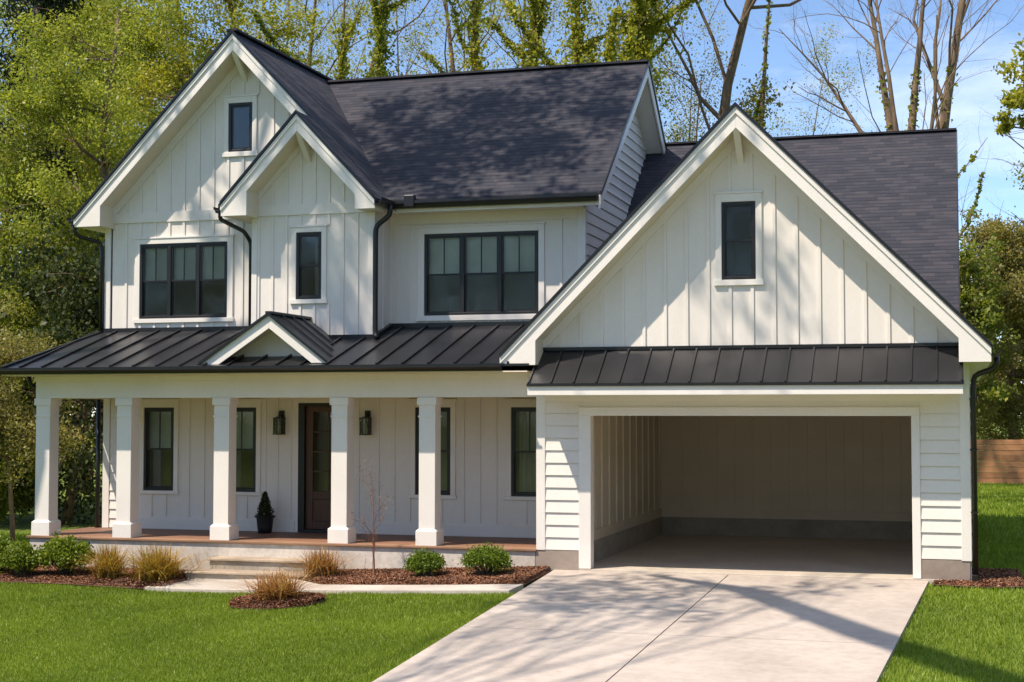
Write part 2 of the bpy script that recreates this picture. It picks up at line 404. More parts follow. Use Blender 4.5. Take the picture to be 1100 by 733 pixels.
# garden path: landing at the foot of the steps, then a strip to the driveway
def ribbon(mb, top, bot, thick, lift):
    n = len(top)
    P = [(x, y, rgz(x, y) + lift) for x, y in top] + [(x, y, rgz(x, y) + lift) for x, y in bot]
    b = len(mb.v); mb.v += P + [(x, y, z - thick) for x, y, z in P]
    for i in range(n - 1):
        mb.f.append((b + n + i, b + n + i + 1, b + i + 1, b + i)); mb.f.append((b + 2 * n + n + i, b + 2 * n + i, b + 2 * n + i + 1, b + 3 * n + i + 1))
        mb.f.append((b + n + i, b + 3 * n + i, b + 3 * n + i + 1, b + n + i + 1)); mb.f.append((b + i, b + i + 1, b + 2 * n + i + 1, b + 2 * n + i))
    mb.f.append((b, b + 2 * n, b + 3 * n, b + n)); mb.f.append((b + n - 1, b + 2 * n - 1, b + 4 * n - 1, b + 3 * n - 1)[::-1])
pth_bot = [(-10.85, -1.52), (-10.2, -1.62), (-9.6, -1.72), (-8.9, -1.80), (-8.2, -1.86), (-7.5, -1.92), (-6.8, -1.97), (-6.1, -2.02), (-5.43, -2.06)]
pth_top = [(-10.85, -0.70), (-10.2, -0.70), (-9.6, -0.70), (-8.95, -0.72), (-8.3, -1.32), (-7.5, -1.42), (-6.8, -1.47), (-6.1, -1.50), (-5.40, -1.50)]
mb = MB(); ribbon(mb, pth_top, pth_bot, 0.08, 0.035)
tag(mb.build('path', concrete('path_concrete', (0.42, 0.38, 0.33), (0.55, 0.50, 0.44), 1.4)), None, None, None, 'structure')

# flower beds (mounded sheets)
BEDS = {}
def bed(name, f_far, f_near, x0, x1, hump, nx=40, ny=10):
    V = []
    for i in range(nx + 1):
        x = x0 + (x1 - x0) * i / nx
        for j in range(ny + 1):
            t = j / ny; y = f_near(x) + (f_far(x) - f_near(x)) * t
            e = min(1, 6 * min(t + 0.02, 1 - t + 0.6), 8 * min((i + .3) / nx, 1 - (i - .3) / nx))
            z = rgz(x, y) + 0.005 + hump * max(0, e) + 0.018 * math.sin(7 * x + 3 * y) * math.sin(5 * y - 2 * x) * max(0, e)
            V.append((x, y, z))
    idx = (np.arange(nx)[:, None] * (ny + 1) + np.arange(ny)[None, :])
    F = np.stack([idx, idx + ny + 1, idx + ny + 2, idx + 1], -1).reshape(-1, 4)
    BEDS[name] = (f_far, f_near, x0, x1, hump)
    return tag(mesh_np('flower_bed', V, F, M['mulch']), None, None, None, 'structure')
def interp(pts):
    xs = [p[0] for p in pts]; ys = [p[1] for p in pts]
    return lambda x: float(np.interp(x, xs, ys))
bed('right', lambda x: 0.04, interp([(q[0], q[1] + 0.02) for q in pth_top]), -8.72, -5.42, 0.05)
bed('leftb', lambda x: 0.04, lambda x: -1.42 + 0.07 * math.sin(1.9 * x) - 0.02 * (x + 12), -16.5, -10.56, 0.05)
bed('corner', lambda x: 1.6, lambda x: -0.22 - 0.12 * math.sin(math.pi * (x + 0.38) / 1.1), -0.36, 0.78, 0.03, 16, 12)
def ell(cx, cy, a, b, s): return lambda x: cy + s * b * math.sqrt(max(0, 1 - ((x - cx) / a) ** 2))
bed('island', ell(-8.28, -2.72, 0.62, 0.5, 1), ell(-8.28, -2.72, 0.62, 0.5, -1), -8.90, -7.66, 0.05, 24, 10)

# ------------------------------------------------------------------ house
H = empty('house', (-6.7, 0, 0), 'two-storey white farmhouse with dark roofs, columned porch and open two-car garage', 'house')

def clip_profile(prof, x):
    xs = [p[0] for p in prof]; zs = [p[1] for p in prof]; return float(np.interp(x, xs, zs))

def wall(mb, prof, zb, Y0, Y1, holes=(), axis='x'):
    """vertical wall between profile ends; prof = [(u, ztop)], holes = [(u0,u1,z0,z1)]"""
    us = sorted(set([p[0] for p in prof] + [u for h in holes for u in h[:2]]))
    us = [u for u in us if prof[0][0] <= u <= prof[-1][0]]
    for a, b in zip(us, us[1:]):
        mid = (a + b) / 2; hs = sorted([h for h in holes if h[0] < mid < h[1]], key=lambda h: h[2])
        lo = (zb, zb)
        segs = []
        for h in hs: segs.append((lo, (h[2], h[2]))); lo = (h[3], h[3])
        segs.append((lo, (clip_profile(prof, a), clip_profile(prof, b))))
        for (l0, l1), (t0, t1) in segs:
            if axis == 'x': mb.prism([(a, Y0, l0), (b, Y0, l1), (b, Y0, t1), (a, Y0, t0)], (0, Y1 - Y0, 0))
            else: mb.prism([(Y0, a, l0), (Y0, b, l1), (Y0, b, t1), (Y0, a, t0)], (Y1 - Y0, 0, 0))
    return mb

def battens(mb, us, zb, prof, Yf, proud=0.018, wd=0.042, excl=(), axis='x', sgn=-1):
    for u in us:
        if not (prof[0][0] + wd < u < prof[-1][0] - wd): continue
        segs = [(zb, min(clip_profile(prof, u - wd / 2), clip_profile(prof, u + wd / 2)))]
        for (u0, u1, z0, z1) in excl:
            if u0 - wd / 2 < u < u1 + wd / 2:
                ns = []
                for a, b in segs:
                    if z0 > a: ns.append((a, min(b, z0)))
                    if z1 < b: ns.append((max(a, z1), b))
                    if z0 > b or z1 < a: pass
                segs = [q for q in ns if q[1] - q[0] > 0.02]
        for a, b in segs:
            if axis == 'x': mb.box(u - wd / 2, u + wd / 2, min(Yf, Yf + sgn * proud), max(Yf, Yf + sgn * proud), a, b)
            else: mb.box(min(Yf, Yf + sgn * proud), max(Yf, Yf + sgn * proud), u - wd / 2, u + wd / 2, a, b)
    return mb

def laps(mb, u0, u1, zb, prof, Yf, exposure=0.185, axis='x', sgn=-1):
    """lap siding: each course a wedge, bottom proud"""
    z = zb; top = max(p[1] for p in prof)
    while z < top:
        z1 = min(z + exposure, top)
        # clip to profile: find u range where profile above z1 (approximately)
        N = 60; ok = [u0 + (u1 - u0) * i / N for i in range(N + 1) if clip_profile(prof, u0 + (u1 - u0) * i / N) >= z + 0.02]
        if len(ok) < 2: break
        a, b = ok[0], ok[-1]
        ja = max(min(clip_profile(prof, a), z1), z + 0.01); jb = max(min(clip_profile(prof, b), z1), z + 0.01)
        p = sgn * 0.025; q = sgn * 0.006
        if axis == 'x':
            z += 0.008; vs = [(a, Yf, z), (b, Yf, z), (b, Yf + p, z), (a, Yf + p, z), (a, Yf, ja), (b, Yf, jb), (b, Yf + q, jb), (a, Yf + q, ja)]  # slit added below each course to deepen its shadow line
        else:
            z += 0.008; vs = [(Yf, a, z), (Yf, b, z), (Yf + p, b, z), (Yf + p, a, z), (Yf, a, ja), (Yf, b, jb), (Yf + q, b, jb), (Yf + q, a, ja)]
        mb.add(vs, [(0, 1, 2, 3), (4, 7, 6, 5), (3, 2, 6, 7), (0, 3, 7, 4), (1, 5, 6, 2), (0, 4, 5, 1)])
        z = z1
    return mb

def window(x0, x1, z0, z1, Y, n=1, style='dh', blind=None, curtain=None, cas=(0.10, 0.10, 0.10, 0.07), label=None, div=0.5):
    """black framed window in a wall whose face is at Y; parts: frame > casing, sash, glass, blind, room"""
    fr = MB(); t = 0.04; yf, yb = Y - 0.012, Y + 0.07
    fr.box(x0, x0 + t, yf, yb, z0, z1); fr.box(x1 - t, x1, yf, yb, z0, z1)
    fr.box(x0 + t, x1 - t, yf, yb, z0, z0 + t); fr.box(x0 + t, x1 - t, yf, yb, z1 - t, z1)
    inner = (x1 - x0 - 2 * t); mw = 0.055; uw = (inner - mw * (n - 1)) / n
    for i in range(1, n):
        xm = x0 + t + i * uw + (i - 1) * mw; fr.box(xm, xm + mw, yf + 0.002, yb, z0 + t, z1 - t)
    F = fr.build('window', M['black'], H, 0.003)
    if label: F['label'] = label
    cl, cr, ct, cb = cas
    c = MB(); yc0, yc1 = Y - 0.030, Y + 0.004
    c.box(x0 - cl, x0 - 0.002, yc0, yc1, z0 - 0.002, z1 + ct); c.box(x1 + 0.002, x1 + cr, yc0, yc1, z0 - 0.002, z1 + ct)
    c.box(x0 - 0.002, x1 + 0.002, yc0, yc1, z1 + 0.002, z1 + ct)
    c.box(x0 - cl - 0.02, x1 + cr + 0.02, yc0 - 0.012, yc1, z0 - cb, z0 - 0.003)
    c.box(x0 - cl - 0.02, x1 + cr + 0.02, yc0 - 0.012, yc1, z1 + ct + 0.001, z1 + ct + 0.03)
    c.build('casing', M['trim'], F, 0.003)
    zm = z0 + (z1 - z0) * div
    for i in range(n):
        a = x0 + t + i * (uw + mw); b = a + uw
        if style == 'fixed': rails = [(z0 + t, z1 - t, False, 0.0)]
        else: rails = [(zm - 0.012, z1 - t, style == 'dh', 0.0), (z0 + t, zm + 0.012, False, 0.022)]
        for k, (za, zb_, mun, dy) in enumerate(rails):
            s = MB(); q = 0.026; y0, y1 = Y + 0.006 + dy, Y + 0.026 + dy
            s.box(a, a + q, y0, y1, za, zb_); s.box(b - q, b, y0, y1, za, zb_)
            s.box(a + q, b - q, y0, y1, za, za + q); s.box(a + q, b - q, y0, y1, zb_ - q, zb_)
            if mun: s.box((a + b) / 2 - 0.008, (a + b) / 2 + 0.008, y0 + 0.002, y1 - 0.004, za + q, zb_ - q)
            s.build('sash', M['black'], F)
            MB().box(a + q, b - q, Y + 0.014 + dy, Y + 0.018 + dy, za + q, zb_ - q).build('glass', M['glass'], F)
        if blind: 
            MB().box(a + 0.004, b - 0.004, Y + 0.082, Y + 0.088, z0 + (z1 - z0) * (1 - blind), z1 - t).build('blind', M['blind'], F)
        if curtain:
            cm = MB(); xa, xb = a + (b - a) * curtain[0], a + (b - a) * curtain[1]; N = 12
            pts = [(xa + (xb - xa) * j / N, Y + 0.13 + 0.02 * math.sin(j * 2.1)) for j in range(N + 1)]
            for (p, q_), (p2, q2) in zip(pts, pts[1:]):
                cm.add([(p, q_, z0 + 0.02), (p2, q2, z0 + 0.02), (p2, q2, z1 - 0.03), (p, q_, z1 - 0.03)], [(0, 1, 2, 3)])
            cm.build('curtain', M['curtain'], F)
    r = MB(); d = 1.0 if style != 'fixed' else 0.7; X0, X1, Z0, Z1 = x0 + 0.02, x1 - 0.02, z0 + 0.02, z1 - 0.02; ya = Y + 0.10
    for q in ([(X0, ya + d, Z0), (X1, ya + d, Z0), (X1, ya + d, Z1), (X0, ya + d, Z1)],
              [(X0, ya, Z0), (X0, ya + d, Z0), (X0, ya + d, Z1), (X0, ya, Z1)], [(X1, ya, Z0), (X1, ya, Z1), (X1, ya + d, Z1), (X1, ya + d, Z0)],
              [(X0, ya, Z0), (X1, ya, Z0), (X1, ya + d, Z0), (X0, ya + d, Z0)], [(X0, ya, Z1), (X0, ya + d, Z1), (X1, ya + d, Z1), (X1, ya, Z1)]):
        r.add(q, [(0, 1, 2, 3)])
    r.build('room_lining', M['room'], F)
    return (x0 + 0.01, x1 - 0.01, z0 + 0.01, z1 - 0.01), (x0 - cl - 0.02, x1 + cr + 0.02, z0 - cb, z1 + ct + 0.03)

YW, YB = 1.70, 1.05                            # main wall plane, bay wall plane
FZ = 0.30                                      # porch floor
HL, HR = -13.48, -5.34
# planes (top of roof)
WP, WX, WSL, WSR = 8.24, -10.98, 1.02, 1.06    # wing gable peak, ridge X, slopes
BX = -9.57; BP = WP - WSR * (BX - WX) + 0.006  # bay gable
GP, GX, GS = 6.27, -2.78, 1.012                # garage gable
wing = lambda x: WP - (WSL * (WX - x) if x < WX else WSR * (x - WX))
bay = lambda x: BP - (1.07 * (BX - x) if x < BX else WSR * (x - BX))
gar = lambda x: GP - GS * abs(x - GX)

# --- windows first (they give the holes)
h1, e1 = window(-12.73, -12.19, 0.92, 2.26, YW, 1, 'dh', 0.5, (0.1, 0.4), (0.13, 0.08, 0.11, 0.055))
h2, e2 = window(-11.27, -10.73, 0.92, 2.26, YW, 1, 'dh', 0.5, (0.1, 0.35), (0.10, 0.08, 0.11, 0.055))
h3, e3 = window(-8.04, -7.47, 0.92, 2.26, YW, 1, 'dh', None, (0.65, 0.95), (0.09, 0.08, 0.10, 0.055))
h4, e4 = window(-6.50, -5.94, 0.92, 2.26, YW, 1, 'dh', None, (0.1, 0.7), (0.09, 0.08, 0.10, 0.055))
hu1, eu1 = window(-12.84, -11.26, 3.71, 4.93, YW, 3, 'dh', 0.50, None, (0.09, 0.10, 0.085, 0.07), 'three-part window of the left gable')
hu2, eu2 = window(-7.90, -6.07, 3.675, 4.935, YW, 3, 'dh', 0.49, None, (0.11, 0.09, 0.10, 0.085), 'three-part window between bay and garage gable')
ha, ea = window(-11.26, -10.84, 6.38, 7.17, YW, 1, 'fixed', None, None, (0.08, 0.08, 0.10, 0.08), 'small attic window')
hb, eb = window(-9.76, -9.34, 3.92, 4.95, YB, 1, 'dh0', None, None, (0.08, 0.08, 0.08, 0.07))
hg, eg = window(-3.04, -2.585, 3.97, 5.02, 0.0, 1, 'dh0', None, None, (0.085, 0.085, 0.11, 0.08))

# --- walls
DX0, DX1, DZ1 = -10.01, -9.08, 2.33            # front door opening
mb = MB(); pp = [(HL, 2.50), (-5.60, 2.50)]
wall(mb, pp, 0.0, YW, YW + 0.14, [h1, h2, h3, h4, (DX0, DX1, 0.28, DZ1)])
bs = [-11.93, -11.66, -11.40, -10.58, -10.37, -10.14, -8.99, -8.66, -8.40, -8.14, -7.88, -7.62, -7.27, -7.01, -6.75, -6.28, -5.85, -12.6, -12.34, -11.1, -10.9, -13.02]
battens(mb, bs, FZ + 0.2, pp, YW, 0.018, 0.045, [e1, e2, e3, e4, (DX0 - 0.06, DX1 + 0.06, 0, 2.5)])
mb.box(-13.0, DX0 - 0.05, YW - 0.022, YW, FZ, FZ + 0.17); mb.box(DX1 + 0.05, -5.64, YW - 0.022, YW, FZ, FZ + 0.17)
mb.build('porch_wall', M['white'], H)
mb = MB(); laps(mb, HL + 0.13, -12.93, FZ, [(HL, 2.42), (-12.9, 2.42)], YW, 0.15); mb.build('lap_siding', M['white'], H)
MB().box(HL, HL + 0.12, YW - 0.03, YW + 0.001, FZ, 2.42).build('corner_board', M['trim'], H, 0.003)

mb = MB(); pw = [(HL, wing(HL) - 0.27), (WX, WP - 0.30), (-8.47, wing(-8.47) - 0.27)]
wall(mb, pw, 2.50, YW, YW + 0.14, [hu1, ha])
bsw = [HL + 0.12 + 0.262 * i for i in range(1, 20)]
ps = [(HL, 5.29), (-8.4, 5.29)]
battens(mb, [b for b in bsw if b < -10.45], 3.4, ps, YW, 0.018, 0.04, [eu1])
battens(mb, bsw, 5.45, pw, YW, 0.018, 0.04, [ea])
mb.box(HL + 0.004, -10.4, YW - 0.030, YW - 0.001, 5.29, 5.452)
mb.build('wing_gable_wall', M['white'], H)
MB().box(HL - 0.005, HL + 0.10, YW - 0.034, YW + 0.002, 3.4, 5.288).build('corner_board', M['trim'], H, 0.003)

mb = MB(); pb = [(-10.50, bay(-10.50) - 0.27), (BX, BP - 0.30), (-8.47, bay(-8.47) - 0.27)]
wall(mb, pb, 2.9, YB, YB + 0.12, [hb])
bsb = [-10.50 + 0.10 + 0.235 * i for i in range(0, 9)]
battens(mb, bsb, 2.9, [(-10.5, 5.225), (-8.47, 5.225)], YB, 0.018, 0.04, [eb])
battens(mb, bsb, 5.39, pb, YB, 0.018, 0.04)
mb.box(-10.46, -8.50, YB - 0.028, YB - 0.001, 5.225, 5.392)
mb.box(-8.59, -8.474, YB + 0.12, YW, 2.9, 5.3); mb.box(-10.496, -10.38, YB + 0.12, YW, 2.9, 5.3)
battens(mb, [1.40], 2.9, [(YB, 5.25), (YW, 5.25)], -8.474, 0.018, 0.04, (), 'y', 1)
mb.build('bay_wall', M['white'], H)
mb = MB(); mb.box(-10.51, -10.42, YB - 0.032, YB + 0.002, 2.9, 5.222); mb.box(-8.57, -8.462, YB - 0.032, YB + 0.002, 2.9, 5.222)
mb.build('corner_board', M['trim'], H, 0.003)

mb = MB(); pr_ = [(-8.47, 5.30), (HR, 5.30)]
wall(mb, pr_, 2.50, YW, YW + 0.14, [hu2])
battens(mb, [-8.38, -8.16, -7.85, -7.6, -7.35, -7.1, -6.85, -6.6, -6.35, -5.72], 3.3, [(-8.47, 5.17), (HR, 5.17)], YW, 0.018, 0.04, [eu2])
mb.box(-8.468, HR - 0.12, YW - 0.024, YW - 0.001, 5.10, 5.26)
mb.build('recessed_wall', M['white'], H)
MB().box(HR - 0.115, HR + 0.004, YW - 0.032, YW + 0.05, 3.2, 5.26).build('corner_board', M['trim'], H, 0.003)

# main right gable wall, left wall, back wall
ME, MR, MY, MZ, MS = 1.22, 4.85, 8.48, 8.15, 0.752      # main roof: eave Y, ridge Y, back eave, ridge Z, slope
mainz = lambda y: MZ - MS * abs(y - MR)
prs = [(YW, mainz(YW) - 0.2), (MR, MZ - 0.2), (8.0, mainz(8.0) - 0.2)]
mb = MB(); wall(mb, prs, 0.0, HR - 0.12, HR - 0.004, (), 'y'); laps(mb, YW + 0.05, 8.0, 2.4, prs, HR - 0.004, 0.165, 'y', 1)
mb.build('side_gable_wall', M['white'], H)
mb = MB(); wall(mb, [(YW, 5.3), (8.0, 5.3)], 0.0, HL, HL + 0.12, (), 'y'); laps(mb, YW + 0.02, 8.0, 0.15, [(YW, 5.2), (8.0, 5.2)], HL, 0.185, 'y', -1)
mb.box(HL, HR, 8.0, 8.12, 0, 5.4)
mb.build('rear_wall', M['white'], H)
MB().box(HL, HR, YW + 0.142, 8.0, 5.28, 5.30).build('attic_floor', M['dark'], H)

# --- roof helpers
def slab(name, mat, poly, t=0.05):
    return MB().prism(poly, (0, 0, -t)).build(name, mat, H)

def gable_trim(x_c, z_c, fz, xl, xr, Yf, Yw, zbl, zbr, xil, xir, h=0.28, yb_l=None, yb_r=None, frieze=0.13, left=True, right=True, bracket=True, t=0.045):
    tz = lambda x: fz(x) - t
    # fascia boards
    f = MB(); cr = MB(); so = MB(); frz = MB(); edge = MB()
    for sgn, xe, xi, zb, on, yb in ((-1, xl, xil, zbl, left, yb_l), (1, xr, xir, zbr, right, yb_r)):
        if xi is not None:
            poly = [(xe, tz(xe)), (x_c, tz(x_c)), (x_c, tz(x_c) - h), (xi, tz(xi) - h), (xi, zb), (xe, zb)]
        else:
            poly = [(xe, tz(xe)), (x_c, tz(x_c)), (x_c, tz(x_c) - h), (xe, tz(xe) - h)]
        f.prism([(x, Yf, z) for x, z in poly], (0, 0.03, 0))
        cr.prism([(xe, Yf - 0.022, tz(xe)), (x_c, Yf - 0.022, tz(x_c)), (x_c, Yf - 0.022, tz(x_c) - 0.085), (xe, Yf - 0.022, tz(xe) - 0.085)], (0, 0.021, 0))
        edge.prism([(xe - 0.0, Yf - 0.045, fz(xe) + 0.012), (x_c, Yf - 0.045, fz(x_c) + 0.012), (x_c, Yf - 0.045, fz(x_c) - 0.04), (xe, Yf - 0.045, fz(xe) - 0.04)], (0, 0.022, 0))
        xs_end = xi if xi is not None else xe
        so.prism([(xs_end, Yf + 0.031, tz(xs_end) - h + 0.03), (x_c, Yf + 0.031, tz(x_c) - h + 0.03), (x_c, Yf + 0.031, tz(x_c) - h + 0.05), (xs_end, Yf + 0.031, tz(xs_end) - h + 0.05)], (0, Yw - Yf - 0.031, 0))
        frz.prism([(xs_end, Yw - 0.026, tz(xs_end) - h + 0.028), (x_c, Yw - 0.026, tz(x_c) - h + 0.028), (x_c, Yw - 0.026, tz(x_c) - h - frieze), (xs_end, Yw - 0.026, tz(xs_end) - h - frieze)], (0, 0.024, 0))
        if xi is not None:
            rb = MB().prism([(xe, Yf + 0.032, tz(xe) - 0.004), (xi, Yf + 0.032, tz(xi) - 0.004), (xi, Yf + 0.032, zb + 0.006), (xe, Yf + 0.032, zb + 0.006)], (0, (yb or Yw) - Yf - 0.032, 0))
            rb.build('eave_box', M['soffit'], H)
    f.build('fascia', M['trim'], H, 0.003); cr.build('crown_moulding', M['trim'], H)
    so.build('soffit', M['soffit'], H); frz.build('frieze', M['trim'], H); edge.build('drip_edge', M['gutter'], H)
    if bracket:
        b = MB(); zt = tz(x_c) - h
        b.prism([(x_c - 0.045, Yf + 0.02, zt + 0.05), (x_c - 0.045, Yf + 0.02, zt - 0.02), (x_c - 0.045, Yw, zt - 0.42), (x_c - 0.045, Yw, zt - 0.30)], (0.09, 0, 0))
        b.build('bracket', M['trim'], H, 0.006)

# --- main roof
slab('shingle_roof', M['shx'], [(-11.2, ME, mainz(ME)), (-5.0, ME, mainz(ME)), (-5.0, MR, MZ), (-11.2, MR, MZ)])
slab('shingle_roof', M['shx'], [(-11.2, MR, MZ), (-5.0, MR, MZ), (-5.0, MY, mainz(MY)), (-11.2, MY, mainz(MY))])
mb = MB(); mb.bar((-11.0, MR, MZ + 0.004), (-4.995, MR, MZ + 0.004), 0.20, 0.035); mb.build('ridge_cap', M['shx'], H)
mb = MB(); k = 0.05
for ya, yb in ((ME, MR), (MY, MR)):
    mb.prism([(-5.03, ya, mainz(ya) - k), (-5.03, yb, mainz(yb) - k), (-5.03, yb, mainz(yb) - k - 0.20), (-5.03, ya, mainz(ya) - k - 0.20)], (0.028, 0, 0))
mb.build('rake_board', M['trim'], H)
mb = MB()
for ya, yb in ((ME, MR), (MY, MR)):
    mb.prism([(-4.998, ya, mainz(ya) + 0.008), (-4.998, yb, mainz(yb) + 0.008), (-4.998, yb, mainz(yb) - 0.05), (-4.998, ya, mainz(ya) - 0.05)], (0.018, 0, 0))
mb.build('drip_edge', M['gutter'], H)
mb = MB()
for ya, yb in ((ME + 0.02, MR), (MY - 0.02, MR)):
    mb.prism([(HR - 0.01, ya, mainz(ya) - 0.20), (HR - 0.01, yb, mainz(yb) - 0.20), (HR - 0.01, yb, mainz(yb) - 0.18), (HR - 0.01, ya, mainz(ya) - 0.18)], (0.30, 0, 0))
mb.build('soffit', M['trim'], H)
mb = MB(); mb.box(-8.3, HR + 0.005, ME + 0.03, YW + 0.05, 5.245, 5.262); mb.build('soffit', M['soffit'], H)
mb = MB(); mb.box(-8.3, -5.035, ME + 0.004, ME + 0.028, 5.225, 5.37); mb.build('eave_board', M['trim'], H)
def gutter(p0, p1, hgt=0.10, dep=0.11, name='gutter'):
    """K-style trough along x or y"""
    p0 = Vector(p0); p1 = Vector(p1); d = (p1 - p0).normalized(); o = Vector((d.y, -d.x, 0))   # outward
    prof = [(0, 0), (0.62, 0), (0.75, 0.35), (1.0, 0.62), (1.0, 1.0), (0.9, 1.0), (0.9, 0.7), (0.66, 0.4), (0.58, 0.12), (0.08, 0.12), (0.08, 1.0), (0, 1.0)]
    poly = [p0 + o * (a * dep) + Vector((0, 0, b * hgt)) for a, b in prof]
    return MB().prism(poly, p1 - p0).build(name, M['gutter'], H)
gutter((-8.28, ME - 0.012, 5.275), (-5.03, ME - 0.012, 5.275), 0.115, 0.11)
MB().box(-8.02, -7.86, ME - 0.14, ME - 0.02, 5.29, 5.47).build('gutter_hopper', M['gutter'], H, 0.01)

# --- wing roof (front-facing gable, ridge runs back)
wb = 8.48; xlw = -13.84
slab('shingle_roof', M['shy'], [(xlw, 1.22, wing(xlw)), (WX, 1.22, WP), (WX, wb, WP), (xlw, wb, wing(xlw))])
slab('shingle_roof', M['shy'], [(WX, 1.22, WP), (-8.2, 1.22, wing(-8.2)), (-8.2, wb, wing(-8.2)), (WX, wb, WP)])
mb = MB(); mb.bar((WX, 1.2, WP + 0.002), (WX, wb, WP + 0.002), 0.18, 0.035); mb.build('ridge_cap', M['shy'], H)
gable_trim(WX, WP, wing, xlw + 0.04, -8.5, 1.25, YW, 5.20, None, -13.33, None, 0.27, 8.3)
gutter((xlw + 0.03, 8.3, 5.26), (xlw + 0.03, 1.22, 5.26), 0.10, 0.11)

# --- bay roof
slab('shingle_roof', M['shy'], [(-10.86, 0.57, bay(-10.86)), (BX, 0.57, BP), (BX, YW, BP), (-10.86, YW, bay(-10.86))])
slab('shingle_roof', M['shy'], [(BX, 0.57, BP), (-8.27, 0.57, bay(-8.27)), (-8.27, 3.0, bay(-8.27)), (BX, 3.0, BP)])
gable_trim(BX, BP, bay, -10.83, -8.30, 0.60, YB, 5.19, 5.22, -10.40, -8.62, 0.26, YW, 1.7, 0.08)
gutter((-10.845, 1.66, 5.24), (-10.845, 0.58, 5.24), 0.095, 0.10)
gutter((-8.285, 0.56, 5.27), (-8.285, 1.2, 5.27), 0.11, 0.11)

# --- garage roof: ridge across with front cross gable
GR, GRZ, GB, GV = 6.6, 7.03, 12.2, 5.75; gcx = lambda y: GRZ - 0.775 * abs(y - GR)
slab('shingle_roof', M['shx'], [(HR - 0.02, 1.1, gcx(1.1)), (0.02, 1.1, gcx(1.1)), (0.02, GR, GRZ), (HR - 0.02, GR, GRZ)])
slab('shingle_roof', M['shx'], [(HR - 0.02, GR, GRZ), (0.02, GR, GRZ), (0.02, GB, gcx(GB)), (HR - 0.02, GB, gcx(GB))])
mb = MB(); mb.bar((HR, GR, GRZ + 0.004), (0.024, GR, GRZ + 0.004), 0.18, 0.03); mb.build('ridge_cap', M['shx'], H)
mb = MB()
for ya, yb in ((1.1, GR), (GB, GR)):
    mb.prism([(0.022, ya, gcx(ya) + 0.006), (0.022, yb, gcx(yb) + 0.006), (0.022, yb, gcx(yb) - 0.09), (0.022, ya, gcx(ya) - 0.09)], (0.014, 0, 0))
mb.build('drip_edge', M['gutter'], H)
mb = MB(); wall(mb, [(1.2, gcx(1.2) - 0.06), (GR, GRZ - 0.06), (12.0, gcx(12.0) - 0.06)], 2.6, -0.12, -0.02, (), 'y'); mb.build('garage_end_wall', M['white'], H)
xlg, xrg = -6.05, 0.42
slab('shingle_roof', M['shy'], [(xlg, -0.47, gar(xlg)), (GX, -0.47, GP), (GX, GV, GP), (xlg, GV, gar(xlg))])
slab('shingle_roof', M['shy'], [(GX, -0.47, GP), (xrg, -0.47, gar(xrg)), (xrg, GV, gar(xrg)), (GX, GV, GP)])
slab('shingle_roof', M['shy'], [(0.03, GV, gar(0.03)), (xrg, GV, gar(xrg)), (xrg, 12.1, gar(xrg)), (0.03, 12.1, gar(0.03))])
gable_trim(GX, GP, gar, xlg + 0.02, xrg - 0.02, -0.45, 0.0, 2.83, 2.82, -5.53, 0.01, 0.28, 1.7, 12.1, 0.12)
gutter((xrg - 0.012, -0.46, 2.88), (xrg - 0.012, 12.1, 2.88), 0.10, 0.11)

# --- garage walls
pg_ = [(-5.63, gar(-5.63) - 0.3), (GX, GP - 0.32), (0.13, gar(0.13) - 0.3)]
mb = MB(); wall(mb, pg_, 2.14, 0.0, 0.14, [hg])
battens(mb, [GX - 0.15 + 0.295 * i for i in range(-10, 11)], 3.0, pg_, 0.0, 0.02, 0.042, [eg])
mb.build('garage_gable_wall', M['white'], H)
MB().box(-5.63, -5.04, 0.0, 0.14, 0.02, 2.139).build('garage_pier', M['white'], H); MB().box(-0.48, 0.13, 0.0, 0.14, 0.02, 2.139).build('garage_pier', M['white'], H)
mb = MB(); laps(mb, -5.51, -5.03, 0.285, [(-5.6, 2.335), (-5, 2.335)], 0.0, 0.171); mb.build('lap_siding', M['white'], H)
mb = MB(); laps(mb, -0.49, 0.012, 0.295, [(-0.6, 2.335), (0.2, 2.335)], 0.0, 0.170); mb.build('lap_siding', M['white'], H)
mb = MB(); mb.box(-5.635, -5.508, -0.032, 0.06, 0.285, 2.42); mb.build('corner_board', M['trim'], H, 0.004)
mb = MB(); mb.box(0.010, 0.136, -0.032, 0.06, 0.285, 2.83); mb.build('corner_board', M['trim'], H, 0.004)
MB().box(-5.508, 0.010, -0.026, -0.001, 2.336, 2.46).build('frieze', M['trim'], H)
mb = MB(); mb.box(-5.03, -4.86, -0.034, 0.15, 0.045, 2.139); mb.box(-0.595, -0.49, -0.034, 0.15, 0.045, 2.139)
mb.box(-5.03, -0.49, -0.034, 0.15, 2.1395, 2.255); mb.build('garage_door_casing', M['trim'], H, 0.004)
mb = MB(); mb.box(-5.65, -5.03, -0.02, 0.13, -0.15, 0.284); mb.build('garage_foundation', M['found'], H, 0.006)
mb = MB(); mb.box(-0.49, 0.115, -0.02, 0.13, -0.15, 0.294); mb.build('garage_foundation', M['found'], H, 0.006)
